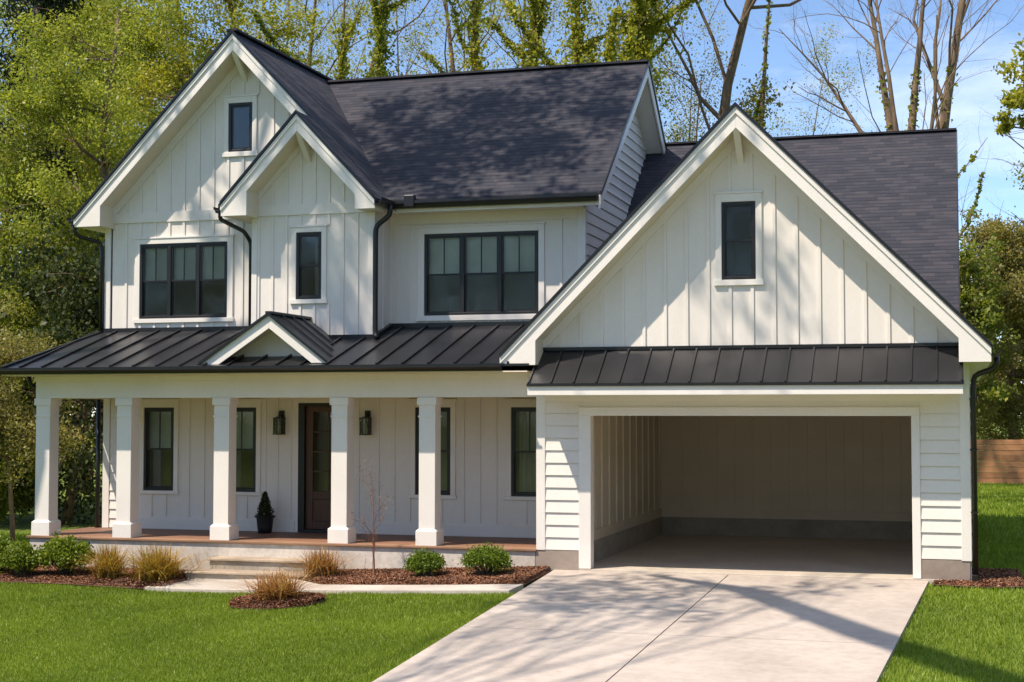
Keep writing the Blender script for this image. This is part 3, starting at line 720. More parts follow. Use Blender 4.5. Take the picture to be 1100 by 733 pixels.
# interior
mb = MB(); mb.box(-5.62, -5.06, 0.1405, 6.1, 0.30, 2.75); battens(mb, [0.50 + 0.50 * i for i in range(0, 12)], 0.50, [(0.14, 2.5), (6.1, 2.5)], -5.06, 0.02, 0.05, (), 'y', 1)
mb.box(-5.06, -5.035, 0.14, 6.08, 0.35, 0.50)
mb.build('garage_inner_wall', M['inner'], H)
mb = MB(); mb.box(-5.06, 0.0, 6.1, 6.22, 0.30, 2.75); battens(mb, [-5.0 + 0.31 * i for i in range(1, 17)], 0.50, [(-5.06, 2.5), (0.0, 2.5)], 6.1, 0.02, 0.045)
mb.box(-5.03, -0.1, 6.075, 6.1, 0.35, 0.50)
mb.build('garage_inner_wall', M['inner'], H)
mb = MB(); mb.box(-0.06, 0.0, 0.1405, 6.1, 0.30, 2.75); mb.box(0.06, 0.125, 0.061, 12.0, 0.29, 2.85); laps(mb, 0.07, 12.0, 0.295, [(0, 2.8), (12.1, 2.8)], 0.125, 0.171, 'y', 1); mb.box(HR, 0.059, 11.9, 12.0, 0.0, 2.85); mb.box(HR, HR + 0.1, 8.13, 11.89, 0.0, 2.85)
mb.build('garage_side_wall', M['white'], H)
mb = MB(); mb.box(-5.6, -5.03, 0.131, 6.22, -0.1, 0.349); mb.box(-5.03, 0.1, 6.07, 6.22, -0.1, 0.349); mb.box(-0.09, 0.115, 0.131, 6.07, -0.1, 0.294)
mb.build('garage_curb', M['curb'], H, 0.006)
MB().box(-5.06, -0.05, 0.145, 6.1, 2.50, 2.54).build('garage_ceiling', M['inner'], H)
MB().box(-5.03, -0.09, -0.03, 6.07, -0.1, 0.042).build('garage_floor', M['slab'], H, 0.006)

# --- pent roof over garage opening
pz = lambda y: 3.06 + (y / 0.66) * 0.48
slab('metal_roof', M['metal'], [(-5.58, -0.68, pz(-0.68)), (0.06, -0.68, pz(-0.68)), (0.06, 0.0, 3.06), (-5.54, 0.0, 3.06)], 0.02)
mb = MB(); 
for i in range(19):
    x = -5.565 + i * 0.312
    if x > 0.06: continue
    mb.bar((x, -0.678, pz(-0.678) + 0.012), (x, -0.01, pz(-0.01) + 0.012), 0.022, 0.03)
mb.bar((0.048, -0.678, pz(-0.678) + 0.012), (0.048, -0.01, pz(-0.01) + 0.012), 0.022, 0.03)
mb.build('standing_seam', M['metal'], H)
mb = MB(); mb.box(-5.55, 0.066, -0.05, -0.001, 3.04, 3.085); mb.box(-5.585, 0.066, -0.70, -0.67, 2.535, 2.575); mb.build('metal_flashing', M['gutter'], H)
mb = MB(); mb.box(-5.58, 0.055, -0.672, -0.645, 2.415, 2.545); mb.build('fascia', M['trim'], H, 0.004)
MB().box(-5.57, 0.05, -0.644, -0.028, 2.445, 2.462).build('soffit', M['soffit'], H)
mb = MB()
for x in (-5.57, 0.03): mb.prism([(x, -0.644, 2.463), (x, -0.001, 2.463), (x, -0.001, 3.035), (x, -0.644, pz(-0.644) - 0.022)], (0.02, 0, 0))
mb.build('pent_cheek', M['trim'], H)

# --- porch
PR = lambda y: 2.85 + 0.304 * (y + 0.47)
slab('metal_roof', M['metal'], [(-13.93, -0.47, PR(-0.47)), (-5.62, -0.47, PR(-0.47)), (-5.62, YW, PR(YW)), (HL - 0.02, YW, PR(YW))], 0.03)
slab('metal_roof', M['metal'], [(-13.93, -0.47, PR(-0.47)), (HL - 0.02, YW, PR(YW)), (-13.93, YW, PR(-0.47))], 0.03)
mb = MB()
for i in range(21):
    x = -13.62 + i * 0.385
    if x > -5.7: break
    mb.bar((x, -0.465, PR(-0.465) + 0.014), (x, YW - 0.005, PR(YW - 0.005) + 0.014), 0.028, 0.034)
mb.bar((-13.92, -0.465, PR(-0.465) + 0.012), (HL - 0.02, YW, PR(YW) + 0.012), 0.05, 0.035)
mb.build('standing_seam', M['metal'], H)
mb = MB(); mb.box(-13.94, -5.98, -0.482, -0.40, PR(-0.47) - 0.034, PR(-0.47) + 0.006)
mb.box(HL - 0.02, -10.5, YW - 0.06, YW - 0.001, PR(YW) - 0.03, PR(YW) + 0.05); mb.box(-8.46, HR, YW - 0.06, YW - 0.001, PR(YW) - 0.03, PR(YW) + 0.05)
mb.box(-10.5, -8.46, YB - 0.06, YB - 0.001, PR(YB) - 0.03, PR(YB) + 0.05)
mb.bar((-8.44, YB - 0.03, PR(YB) + 0.02), (-8.44, YW, PR(YW) + 0.02), 0.06, 0.07)
mb.build('metal_flashing', M['gutter'], H)
gutter((-13.98, -0.475, 2.755), (-6.0, -0.475, 2.755), 0.085, 0.10)
gutter((-13.955, 1.70, 2.755), (-13.955, -0.47, 2.755), 0.085, 0.10)
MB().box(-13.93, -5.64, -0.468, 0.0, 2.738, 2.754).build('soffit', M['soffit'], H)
mb = MB(); mb.box(-13.64, -5.64, 0.0, 0.25, 2.40, 2.737); mb.box(-13.66, -5.64, -0.022, -0.001, 2.655, 2.737); mb.box(-13.64, -13.40, 0.25, YW, 2.40, 2.737)
mb.build('porch_beam', M['white'], H, 0.004)
MB().box(-13.40, -5.64, 0.25, YW, 2.50, 2.52).build('porch_ceiling', wood('warm_bounce_ceiling_boards', (0.36, 0.22, 0.11), (0.52, 0.34, 0.18), (0.4, 6, 6), ('Y', 0.1)), H)  # unseen ceiling given a wood tone to bounce warm light onto the porch wall
mb = MB(); mb.box(-13.74, -5.63, -0.055, 0.20, FZ - 0.035, FZ); mb.build('porch_edge', M['nosing'], H, 0.006)
MB().box(-13.74, -5.63, 0.20, YW + 0.02, FZ - 0.034, FZ - 0.0015).build('porch_floor', M['deck'], H)
MB().box(-13.70, -5.655, -0.02, YW, -0.5, FZ - 0.036).build('porch_foundation', M['parge'], H, 0.006)
MB().box(-8.7, -5.66, -0.010, -0.0, -0.4, 0.02).build('footing_strip', M['found'], H)  # thin tan concrete strip set in the foundation

def column(xa, wd=0.245):
    xb = xa + wd; y0, y1 = 0.0, 0.25
    s = MB().box(xa, xb, y0, y1, FZ + 0.21, 2.40).build('column', M['trim'], H, 0.006)
    b = MB(); b.box(xa - 0.035, xb + 0.035, y0 - 0.035, y1 + 0.035, FZ + 0.0005, FZ + 0.205)
    v = [(xa - 0.035, y0 - 0.035), (xb + 0.035, y0 - 0.035), (xb + 0.035, y1 + 0.035), (xa - 0.035, y1 + 0.035)]; u = [(xa - 0.002, y0 - 0.002), (xb + 0.002, y0 - 0.002), (xb + 0.002, y1 + 0.002), (xa - 0.002, y1 + 0.002)]
    b.add([(x, y, FZ + 0.205) for x, y in v] + [(x, y, FZ + 0.235) for x, y in u], [(0, 1, 5, 4), (1, 2, 6, 5), (2, 3, 7, 6), (3, 0, 4, 7)])
    b.build('base', M['trim'], s, 0.004)
    MB().box(xa - 0.012, xb + 0.012, y0 - 0.012, y1 + 0.012, 2.115, 2.14).build('neck_moulding', M['trim'], s, 0.004)
    c = MB(); c.box(xa - 0.022, xb + 0.022, y0 - 0.022, y1 + 0.022, 2.29, 2.398)
    c.build('cap', M['trim'], s, 0.004)
for xa in (-13.63, -12.225, -10.60, -8.72, -7.375): column(xa)

# little cross gable on the porch roof
CX_, CP, CY = -9.55, 3.62, -0.36
cg = lambda x: CP - (0.645 * (CX_ - x) if x < CX_ else 0.76 * (x - CX_))
slab('metal_roof', M['metal'], [(-10.69, CY - 0.03, cg(-10.69)), (CX_, CY - 0.03, CP), (CX_, YB, CP), (-10.69, YB, cg(-10.69))], 0.03)
slab('metal_roof', M['metal'], [(CX_, CY - 0.03, CP), (-8.60, CY - 0.03, cg(-8.60)), (-8.60, YB, cg(-8.60)), (CX_, YB, CP)], 0.03)
mb = MB()
for y in (CY + 0.35, CY + 0.70, CY + 1.05):
    mb.bar((CX_, y, CP + 0.012), (-10.69, y, cg(-10.69) + 0.012), 0.028, 0.034); mb.bar((CX_, y, CP + 0.012), (-8.60, y, cg(-8.60) + 0.012), 0.028, 0.034)
mb.bar((CX_, CY - 0.03, CP + 0.008), (CX_, YB, CP + 0.008), 0.09, 0.035)
mb.build('standing_seam', M['metal'], H)
f = MB(); e = MB()
for xe in (-10.66, -8.63):
    f.prism([(xe, CY, cg(xe) - 0.03), (CX_, CY, CP - 0.03), (CX_, CY, CP - 0.22), (xe + (0.30 if xe < CX_ else -0.25), CY, cg(xe) - 0.03)], (0, 0.03, 0))
    e.prism([(xe, CY - 0.04, cg(xe) + 0.01), (CX_, CY - 0.04, CP + 0.01), (CX_, CY - 0.04, CP - 0.035), (xe, CY - 0.04, cg(xe) - 0.035)], (0, 0.02, 0))
f.build('fascia', M['trim'], H, 0.003); e.build('drip_edge', M['gutter'], H)
MB().prism([(-10.5, 0.05, cg(-10.5) - 0.05), (CX_, 0.05, CP - 0.05), (-8.75, 0.05, cg(-8.75) - 0.05)], (0, 0.03, 0)).build('dormer_face', M['white'], H)
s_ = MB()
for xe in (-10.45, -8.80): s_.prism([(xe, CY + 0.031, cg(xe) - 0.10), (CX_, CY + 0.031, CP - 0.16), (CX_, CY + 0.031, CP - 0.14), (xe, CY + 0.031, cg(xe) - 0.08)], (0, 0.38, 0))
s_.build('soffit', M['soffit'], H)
MB().bar((-8.62, -0.4, PR(-0.4) + 0.02), (-8.62 + 0.0, 0.15, PR(0.15) + 0.02), 0.03, 0.02).build('valley_flashing', M['metal'], H)

# steps (three risers, narrower on top)
mb = MB(); mb.box(-10.46, -8.72, -0.36, -0.021, -0.6, 0.040); mb.box(-10.66, -8.66, -0.70, -0.361, -0.6, -0.115); stp = mb.build('porch_steps', M['step'], H, 0.008)
mb = MB(); mb.box(-10.48, -8.70, -0.395, -0.022, 0.0405, 0.072); mb.box(-10.68, -8.64, -0.735, -0.3615, -0.1145, -0.084); mb.build('tread', concrete('tan_step_treads', (0.30, 0.23, 0.16), (0.48, 0.39, 0.29), 2.4, 0.85, 0.8), stp, 0.005)

# front door
dr = MB(); y0, y1 = YW + 0.05, YW + 0.09; a, b = DX0 + 0.11, DX1 - 0.05; st = 0.12
dr.box(a, a + st, y0, y1, FZ + 0.05, DZ1 - 0.05); dr.box(b - st, b, y0, y1, FZ + 0.05, DZ1 - 0.05)
dr.box(a + st, b - st, y0, y1, FZ + 0.05, FZ + 0.17); dr.box(a + st, b - st, y0, y1, FZ + 0.52, FZ + 0.64); dr.box(a + st, b - st, y0, y1, DZ1 - 0.14, DZ1 - 0.05)
dr.box(a + st, b - st, y0 + 0.018, y1 - 0.005, FZ + 0.17, FZ + 0.52)
xm = (a + b) / 2
dr.box(xm - 0.012, xm + 0.012, y0 + 0.004, y1 - 0.006, FZ + 0.64, DZ1 - 0.14)
for i in range(1, 4):
    zz = FZ + 0.64 + (DZ1 - 0.14 - FZ - 0.64) * i / 4; dr.box(a + st, b - st, y0 + 0.004, y1 - 0.006, zz - 0.012, zz + 0.012)
D = dr.build('front_door', M['door'], H, 0.004)
MB().box(a + st, b - st, y0 + 0.018, y0 + 0.024, FZ + 0.64, DZ1 - 0.14).build('glass', M['glass'], D)
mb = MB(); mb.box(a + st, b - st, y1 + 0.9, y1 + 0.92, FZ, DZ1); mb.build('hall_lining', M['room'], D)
mb = MB(); mb.box(DX0, a - 0.004, YW - 0.006, YW + 0.11, FZ, DZ1); mb.box(b + 0.004, DX1, YW - 0.006, YW + 0.11, FZ, DZ1); mb.box(a - 0.004, b + 0.004, YW - 0.006, YW + 0.11, DZ1 - 0.046, DZ1)
mb.box(a - 0.004, b + 0.004, YW - 0.03, YW + 0.11, FZ, FZ + 0.046); mb.build('door_frame', M['black'], D, 0.004)
mb = MB(); hx = b - 0.05
mb.box(hx - 0.02, hx + 0.02, y0 - 0.012, y0 - 0.001, FZ + 0.72, FZ + 1.02); mb.tube([(hx, y0 - 0.012, FZ + 0.98), (hx, y0 - 0.055, FZ + 0.97), (hx, y0 - 0.055, FZ + 0.80), (hx, y0 - 0.012, FZ + 0.78)], 0.009, 8); mb.build('handle', M['brass'], D)

# downspouts
def downspout(pts, rad=0.034):
    P = [Vector(p) for p in pts]; out_ = [P[0]]
    for i in range(1, len(P) - 1):
        a_, b_, c_ = P[i - 1], P[i], P[i + 1]; d1 = min(0.07, (b_ - a_).length * 0.4); d2 = min(0.07, (c_ - b_).length * 0.4)
        q0 = b_ + (a_ - b_).normalized() * d1; q2 = b_ + (c_ - b_).normalized() * d2
        out_ += [q0, q0 * 0.25 + b_ * 0.5 + q2 * 0.25, q2]
    out_.append(P[-1])
    return MB().tube(out_, rad, 10).build('downspout', M['gutter'], H, 0, True)
downspout([(-13.86, 1.33, 5.26), (-13.86, 1.38, 5.08), (-13.55, 1.64, 4.98), (-13.52, 1.64, 4.85), (-13.52, 1.64, 3.5)])
downspout([(-10.90, 0.72, 5.25), (-10.90, 0.72, 5.16), (-10.88, 1.50, 5.06), (-10.82, 1.63, 4.9), (-10.82, 1.63, 3.50)])
downspout([(-8.20, 0.98, 5.30), (-8.20, 0.98, 5.16), (-8.42, 0.97, 5.0), (-8.43, 0.97, 4.86), (-8.43, 0.97, 3.36), (-8.38, 0.93, 3.30)], 0.04)
downspout([(0.47, -0.15, 2.90), (0.47, -0.15, 2.76), (0.19, -0.02, 2.66), (0.18, -0.02, 2.5), (0.18, -0.02, 0.12)], 0.036)
downspout([(-13.98, 0.3, 2.77), (-13.98, 0.35, 2.62), (-13.80, 0.42, 2.50), (-13.66, 0.5, 2.47)])
downspout([(-13.56, 1.66, 2.5), (-13.56, 1.66, 0.0)], 0.036)
mb = MB(); mb.box(0.135, 0.20, -0.08, 0.04, 0.0, 0.12); mb.build('drain_shoe', M['gutter'], H, 0.01)
mb = MB()
for z in (0.9, 1.7, 2.35): mb.box(0.13, 0.225, -0.063, 0.022, z, z + 0.02)
mb.build('downspout_strap', M['gutter'], H)

# ------------------------------------------------------------------ wall lanterns
def lantern_proto(x, label):
    r = empty('wall_lantern', (x, YW, 1.83), label, 'lantern', 'porch wall lanterns')
    mb = MB(); mb.box(x - 0.045, x + 0.045, YW - 0.025, YW - 0.001, 1.98, 2.21); mb.bar((x, YW - 0.025, 2.14), (x, YW - 0.10, 2.14), 0.03, 0.03); mb.build('back_plate', M['brass'], r, 0.003)
    mb = MB(); w_, dz = 0.066, 0.006; yc = YW - 0.105
    for sx in (-1, 1):
        for sy in (-1, 1): mb.box(x + sx * w_ - dz, x + sx * w_ + dz, yc + sy * w_ - dz, yc + sy * w_ + dz, 1.845, 2.10)
    for z in (1.84, 2.095): mb.box(x - w_ - 0.01, x + w_ + 0.01, yc - w_ - 0.01, yc + w_ + 0.01, z - 0.008, z + 0.008)
    mb.box(x - w_ * 0.6, x + w_ * 0.6, yc - w_ * 0.6, yc + w_ * 0.6, 2.104, 2.116)
    mb.build('cage', M['brass'], r)
    mb = MB()
    mb.box(x - w_ + 0.007, x + w_ - 0.007, yc - w_ - 0.001, yc - w_ + 0.001, 1.85, 2.086); mb.box(x - w_ - 0.001, x - w_ + 0.001, yc - w_ + 0.007, yc + w_ - 0.007, 1.85, 2.086); mb.box(x + w_ - 0.001, x + w_ + 0.001, yc - w_ + 0.007, yc + w_ - 0.007, 1.85, 2.086)
    mb.build('glass', M['glass'], r)
    mb = MB(); mb.tube([(x, yc, 1.848), (x, yc, 1.93)], 0.012, 8); mb.tube([(x, yc, 1.93), (x, yc, 1.96), (x, yc, 1.99), (x, yc, 2.01)], [0.012, 0.024, 0.02, 0.004], 10); mb.build('bulb', M['curtain'], r, 0, True)
    return r
l1 = lantern_proto(-10.29, 'dark bronze wall lantern between the window and the front door, above the planter')
l2 = l1.copy(); C.objects.link(l2); l2.location.x = -8.83; l2['label'] = 'dark bronze wall lantern right of the front door, behind the bare sapling'
for ch in l1.children:
    c_ = ch.copy(); C.objects.link(c_); c_.parent = l2

# ------------------------------------------------------------------ foliage helpers
def unit(v): return v / np.maximum(np.linalg.norm(v, axis=1, keepdims=True), 1e-9)
def leaf_geo(P, size, rng, ratio=0.55, up=0.0):
    n = len(P); s = size * rng.uniform(0.6, 1.35, (n, 1))
    a = unit(rng.normal(size=(n, 3)) + np.array([0, 0, -up])); t = rng.normal(size=(n, 3)); b = unit(np.cross(a, t)); nrm = np.cross(a, b)
    v0 = P - a * s * 0.5; v2 = P + a * s * 0.5; v1 = P + b * s * ratio * 0.5 + nrm * s * 0.08; v3 = P - b * s * ratio * 0.5 + nrm * s * 0.08
    V = np.stack([v0, v1, v2, v3], 1).reshape(-1, 3); F = np.arange(4 * n).reshape(-1, 4)
    return V, F

def wood_obj(mb, name, mat, parent): return mb.build(name, mat, parent, 0, True)

def limb(p0, p1, sag, r0, r1, rng, k=6, wob=0.08):
    p0 = np.array(p0, float); p1 = np.array(p1, float); L = np.linalg.norm(p1 - p0); pts = []
    mid = (p0 + p1) / 2 + np.array([0, 0, sag * L]) + rng.normal(size=3) * wob * L
    for i in range(k + 1):
        t = i / k; pts.append((1 - t) ** 2 * p0 + 2 * t * (1 - t) * mid + t * t * p1 + (rng.normal(size=3) * wob * 0.18 * L * math.sin(math.pi * t)))
    rad = [r0 + (r1 - r0) * i / k for i in range(k + 1)]
    return pts, rad

def leafy_tree(name, label, cat, x, y, h, rad, crown0, mat, bark, seed, leaf=0.2, nclump=26, per=420, trunk_r=0.16, lean=(0, 0), group=None, clumps=None, crad=0.9, flat=0.8, trunk_h=None, extra=None):
    """tapered trunk, limbs to every leaf clump; crown from many leaf-sized faces"""
    rng = np.random.default_rng(seed); z0 = rgz(x, y) - 0.05
    r = empty(name, (x, y, z0), label, cat, group)
    top = np.array([x + lean[0], y + lean[1], z0 + (trunk_h or h * 0.92)])
    tp, tr = limb((x, y, z0), top, 0.0, trunk_r, trunk_r * 0.2, rng, 9, 0.035)
    wmb = MB(); wmb.tube([tuple(p) for p in tp], tr, 9)
    if clumps is None:
        clumps = []
        zc = z0 + (crown0 + h) / 2; hz = (h - crown0) / 2
        for i in range(nclump):
            for _ in range(30):
                d = rng.uniform(-1, 1, 3)
                if 0.15 < np.linalg.norm(d) < 1: break
            f = 1.0 if d[2] < 0.2 else 1.0 - 0.45 * d[2]
            tt = (zc + d[2] * hz - z0) / h
            clumps.append(((x + lean[0] * tt + d[0] * rad * f, y + lean[1] * tt + d[1] * rad * f, zc + d[2] * hz), crad * rng.uniform(0.7, 1.25), per))
    LP = []
    for (c, cr, n) in clumps:
        c = np.array(c)
        ds = [np.linalg.norm((p - c)[:2]) * 0.9 + abs(p[2] - (c[2] - 0.35 * np.linalg.norm((p - c)[:2]))) for p in tp[2:]]
        j = int(np.argmin(ds)) + 2
        lp, lr = limb(tp[j], c, 0.06, max(0.025, tr[j] * 0.5), 0.012, rng, 6, 0.08)
        wmb.tube([tuple(q) for q in lp], lr, 5, False)
        for q in range(5):
            e = c + rng.normal(size=3) * cr * 0.65; sp, sr = limb(lp[3 + q % 3], e, 0.05, 0.014, 0.004, rng, 3, 0.1); wmb.tube([tuple(u) for u in sp], sr, 3, False)
        sub = c + rng.normal(size=(9, 3)) * cr * np.array([0.55, 0.55, 0.42])
        k = sub[rng.integers(0, 9, n)] + rng.normal(size=(n, 3)) * cr * np.array([0.27, 0.27, 0.2])
        LP.append(k)
    wood_obj(wmb, 'trunk', bark, r)
    V, F = leaf_geo(np.concatenate(LP), leaf, rng, 0.6, 0.25)
    mesh_np('crown', V, F, mat, r)
    return r

def rot_about(v, axis, ang):
    return v * math.cos(ang) + np.cross(axis, v) * math.sin(ang) + axis * np.dot(axis, v) * (1 - math.cos(ang))

def bare_tree(name, label, cat, x, y, h, trunk_r, bark, seed, stems=None, levels=3, kids=(7, 5, 4), leafmat_=None, leaf_n=0, leaf=0.12, ivy=None, ivy_h=(0, 1), ivy_n=0, ivy_w=0.5, lean=(0, 0), group=None, first=0.42, spread=(28, 58), lsig=0.2, l1=(0.2, 0.36), wob0=0.035):
    rng = np.random.default_rng(seed); z0 = rgz(x, y) - 0.05
    r = empty(name, (x, y, z0), label, cat, group); wmb = MB(); tips = []; main = []
    def grow(p, d, L, rad, lev, tmin):
        k = 7 if lev == 0 else (5 if lev == 1 else 4); pts = [p]; rr = [rad]; d = d / np.linalg.norm(d)
        for i in range(k):
            d = d + rng.normal(size=3) * (wob0 if lev == 0 else 0.24) + np.array([0, 0, 0.11 if lev else 0.0]); d /= np.linalg.norm(d)
            p = p + d * L / k; pts.append(p); rr.append(rad * (1 - (0.9 if lev == 0 else 0.72 if lev < levels else 0.85) * (i + 1) / k))
        wmb.tube([tuple(q) for q in pts], rr, (10, 6, 4, 3, 3)[min(lev, 4)], False)
        if lev <= 1: main.append((pts, rr, lev))
        if lev >= levels: tips.append(np.array(pts)); return
        for c in range(kids[lev]):
            t = tmin + (0.98 - tmin) * (c + rng.uniform(0.1, 0.9)) / kids[lev]; i = min(int(t * k), k - 1); f = t * k - i
            q = pts[i] * (1 - f) + pts[i + 1] * f; dd = pts[i + 1] - pts[i]; dd /= np.linalg.norm(dd)
            ax = np.cross(dd, rng.normal(size=3)); ax /= np.linalg.norm(ax)
            nd = rot_about(dd, ax, R(rng.uniform(*spread)))
            grow(q, nd, L * (rng.uniform(*l1) if lev == 0 else rng.uniform(0.36, 0.6)) * (1.15 - 0.5 * t), rr[i] * rng.uniform(0.26, 0.46), lev + 1, 0.2)
    if stems:
        for (bx, by, bz, tx, ty, tz, rs) in stems:
            p = np.array([x + bx, y + by, z0 + bz]); q = np.array([x + tx, y + ty, z0 + tz]); grow(p, q - p, np.linalg.norm(q - p), rs, 0, first)
    else:
        grow(np.array([x, y, z0]), np.array([lean[0], lean[1], h]), h, trunk_r, 0, first)
    wood_obj(wmb, 'trunk', bark, r)
    if leaf_n:
        T = np.concatenate(tips); n = leaf_n; P = T[rng.integers(0, len(T), n)] + rng.normal(size=(n, 3)) * lsig
        V, F = leaf_geo(P, leaf, rng, 0.6, 0.2); mesh_np('crown', V, F, leafmat_, r)
    if ivy_n:
        P = []
        for pts, rr, lev in main:
            k = len(pts) - 1; n = ivy_n if lev == 0 else ivy_n // 9
            n = int(n * 1.5); t = rng.uniform(0, 1, n) * k; i = np.minimum(t.astype(int), k - 1); f = (t - i)[:, None]
            A = np.array(pts); q = A[i] * (1 - f) + A[i + 1] * f
            rad_ = np.array(rr)[i][:, None]
            blob = 0.55 + 0.45 * np.sin(q[:, 2:3] * 2.3 + seed) * np.sin(q[:, 2:3] * 5.1 + 1.3 * seed)
            dirs = unit(rng.normal(size=(n, 3)) * np.array([1, 1, 0.35]))
            q = q + dirs * (rad_ + np.abs(rng.normal(size=(n, 1))) * ivy_w * blob * (1.0 if lev == 0 else 0.45))
            zr = (q[:, 2] - z0) / h; P.append(q[(zr > ivy_h[0]) & (zr < ivy_h[1])])
        V, F = leaf_geo(np.concatenate(P), 0.115, rng, 0.75, 0.5); mesh_np('ivy', V, F, ivy, r)
    return r

def bush(name, label, cat, x, y, w_, h_, mat, seed, n=2600, leaf=0.05, nclump=34, group=None, bark='barkg', z=None, shell=0.62, dep=None):
    rng = np.random.default_rng(seed); z0 = (rgz(x, y) + 0.04) if z is None else z
    r = empty(name, (x, y, z0), label, cat, group)
    d = unit(rng.normal(size=(nclump, 3))); d[:, 2] = np.abs(d[:, 2]) * 1.05 - 0.12
    cen = np.array([x, y, z0 + h_ * 0.42]) + d * np.array([w_ / 2, (dep or w_) / 2, h_ * 0.52]) * rng.uniform(shell, 0.86, (nclump, 1))
    P = cen[rng.integers(0, nclump, n)] + rng.normal(size=(n, 3)) * w_ * np.array([0.075, 0.075, 0.065])
    P[:, 2] = np.maximum(P[:, 2], z0 + 0.01)
    mb = MB()
    for i in range(0, nclump, 2):
        lp, lr = limb((x + rng.normal() * 0.03, y + rng.normal() * 0.03, z0 - 0.05), cen[i], 0.08, 0.012 * max(1, w_), 0.004, rng, 4, 0.06); mb.tube([tuple(q) for q in lp], lr, 5, False)
    wood_obj(mb, 'stem', M[bark], r)
    V, F = leaf_geo(P, leaf, rng, 0.6, -0.3); mesh_np('foliage', V, F, mat, r)
    return r

def tuft(name, label, cat, x, y, w_, h_, mat, seed, n=420, group=None, wid=0.010, z=None):
    """clump of arching blades"""
    rng = np.random.default_rng(seed); z0 = (rgz(x, y) + 0.045) if z is None else z
    ang = rng.uniform(0, 2 * math.pi, n); out_ = np.abs(rng.normal(size=n)) * 0.7 + 0.05; out_ = np.minimum(out_, 1.5)
    L = h_ * rng.uniform(0.55, 1.12, n); base = np.stack([x + rng.normal(size=n) * w_ * 0.12, y + rng.normal(size=n) * w_ * 0.12, np.full(n, z0)], 1)
    dr_ = np.stack([np.cos(ang), np.sin(ang), np.zeros(n)], 1); sd = np.stack([-np.sin(ang), np.cos(ang), np.zeros(n)], 1)
    K = 5; rows = []
    for k in range(K):
        t = k / (K - 1); c = base + dr_ * (w_ * 0.72 * out_ * t ** 1.5)[:, None]; c[:, 2] += L * (t - 0.30 * out_ * t ** 2.6)
        ww = wid * (1 - 0.85 * t); rows.append(np.stack([c - sd * ww, c + sd * ww], 1))
    V = np.stack(rows, 1).reshape(-1, 3)                      # n,K,2,3
    b = np.arange(n)[:, None] * (2 * K) + 2 * np.arange(K - 1)[None, :]
    F = np.stack([b, b + 1, b + 3, b + 2], -1).reshape(-1, 4)
    return tag(mesh_np(name, V, F, mat, None, (x, y, z0)), label, cat, group)

# ------------------------------------------------------------------ garden plants
G1 = 'ornamental grass clumps in the garden beds'
tuft('ornamental_grass', 'slim upright golden grass clump beside the left bushes', 'ornamental grass', -11.78, -0.92, 0.58, 0.52, M['lf_gold'], 11, 520, G1)
tuft('ornamental_grass', 'wide golden grass clump just left of the porch steps', 'ornamental grass', -11.02, -0.90, 1.0, 0.50, M['lf_gold'], 12, 760, G1)
tuft('ornamental_grass', 'rusty red grass clump leaning over the right end of the steps', 'ornamental grass', -8.60, -0.62, 0.74, 0.42, M['lf_rust'], 13, 420, G1)
tuft('ornamental_grass', 'tan and green grass clump alone in the small mulch island in the lawn', 'ornamental grass', -8.28, -2.72, 0.92, 0.38, M['lf_rust'], 14, 620, G1, 0.009)
G2 = 'green shrubs along the porch'
bush('boxwood_shrub', 'smaller round boxwood nearer the bare sapling', 'shrub', -7.0, -0.75, 0.56, 0.38, M['lf_box'], 21, 6500, 0.032, 60, G2)
bush('boxwood_shrub', 'larger round boxwood nearest the driveway and garage', 'shrub', -6.14, -0.72, 0.68, 0.42, M['lf_box'], 22, 8500, 0.032, 70, G2)
bush('leafy_shrub', 'bright green loose shrub nearest the golden grass, by the porch corner', 'shrub', -12.62, -0.72, 0.80, 0.58, M['lf_bush'], 23, 6400, 0.05, 60, G2)
bush('leafy_shrub', 'bright green loose shrub in the middle of the row of three', 'shrub', -13.18, -0.98, 0.66, 0.50, M['lf_bush'], 24, 5000, 0.05, 52, G2)
bush('leafy_shrub', 'bright green loose shrub at the outer left edge of the bed', 'shrub', -13.78, -0.80, 0.74, 0.56, M['lf_bush'], 25, 6000, 0.05, 56, G2)
bare_tree('sapling', 'thin bare reddish sapling in the mulch right of the steps', 'sapling', -7.86, -0.48, 1.5, 0.018, M['barkr'], 31, None, 3, (15, 6, 3), M['lf_red'], 500, 0.018, first=0.15, spread=(18, 45), lsig=0.012)
# planter with a small conical evergreen
pr0 = empty('planter', (-10.44, 1.42, FZ), 'black pot with small conical evergreen beside the front door', 'planter')
mb = MB(); mb.tube([(-10.44, 1.42, FZ + 0.001), (-10.44, 1.42, FZ + 0.10), (-10.44, 1.42, FZ + 0.25), (-10.44, 1.42, FZ + 0.262), (-10.44, 1.42, FZ + 0.262), (-10.44, 1.42, FZ + 0.22)], [0.105, 0.12, 0.135, 0.145, 0.125, 0.12], 20); mb.build('pot', M['pot'], pr0, 0, True)
rng = np.random.default_rng(5); n = 2600; t = rng.uniform(0, 1, n) ** 1.3; ang = rng.uniform(0, 6.283, n); rr = (0.125 * (1 - t) ** 0.8 + 0.012) * np.sqrt(rng.uniform(0.2, 1, n)) * (1 + 0.25 * np.sin(ang * 5 + t * 20))
V, F = leaf_geo(np.stack([-10.44 + rr * np.cos(ang), 1.42 + rr * np.sin(ang), FZ + 0.24 + 0.40 * t], 1), 0.035, rng, 0.4, -0.6); mesh_np('foliage', V, F, M['lf_dark'], pr0)

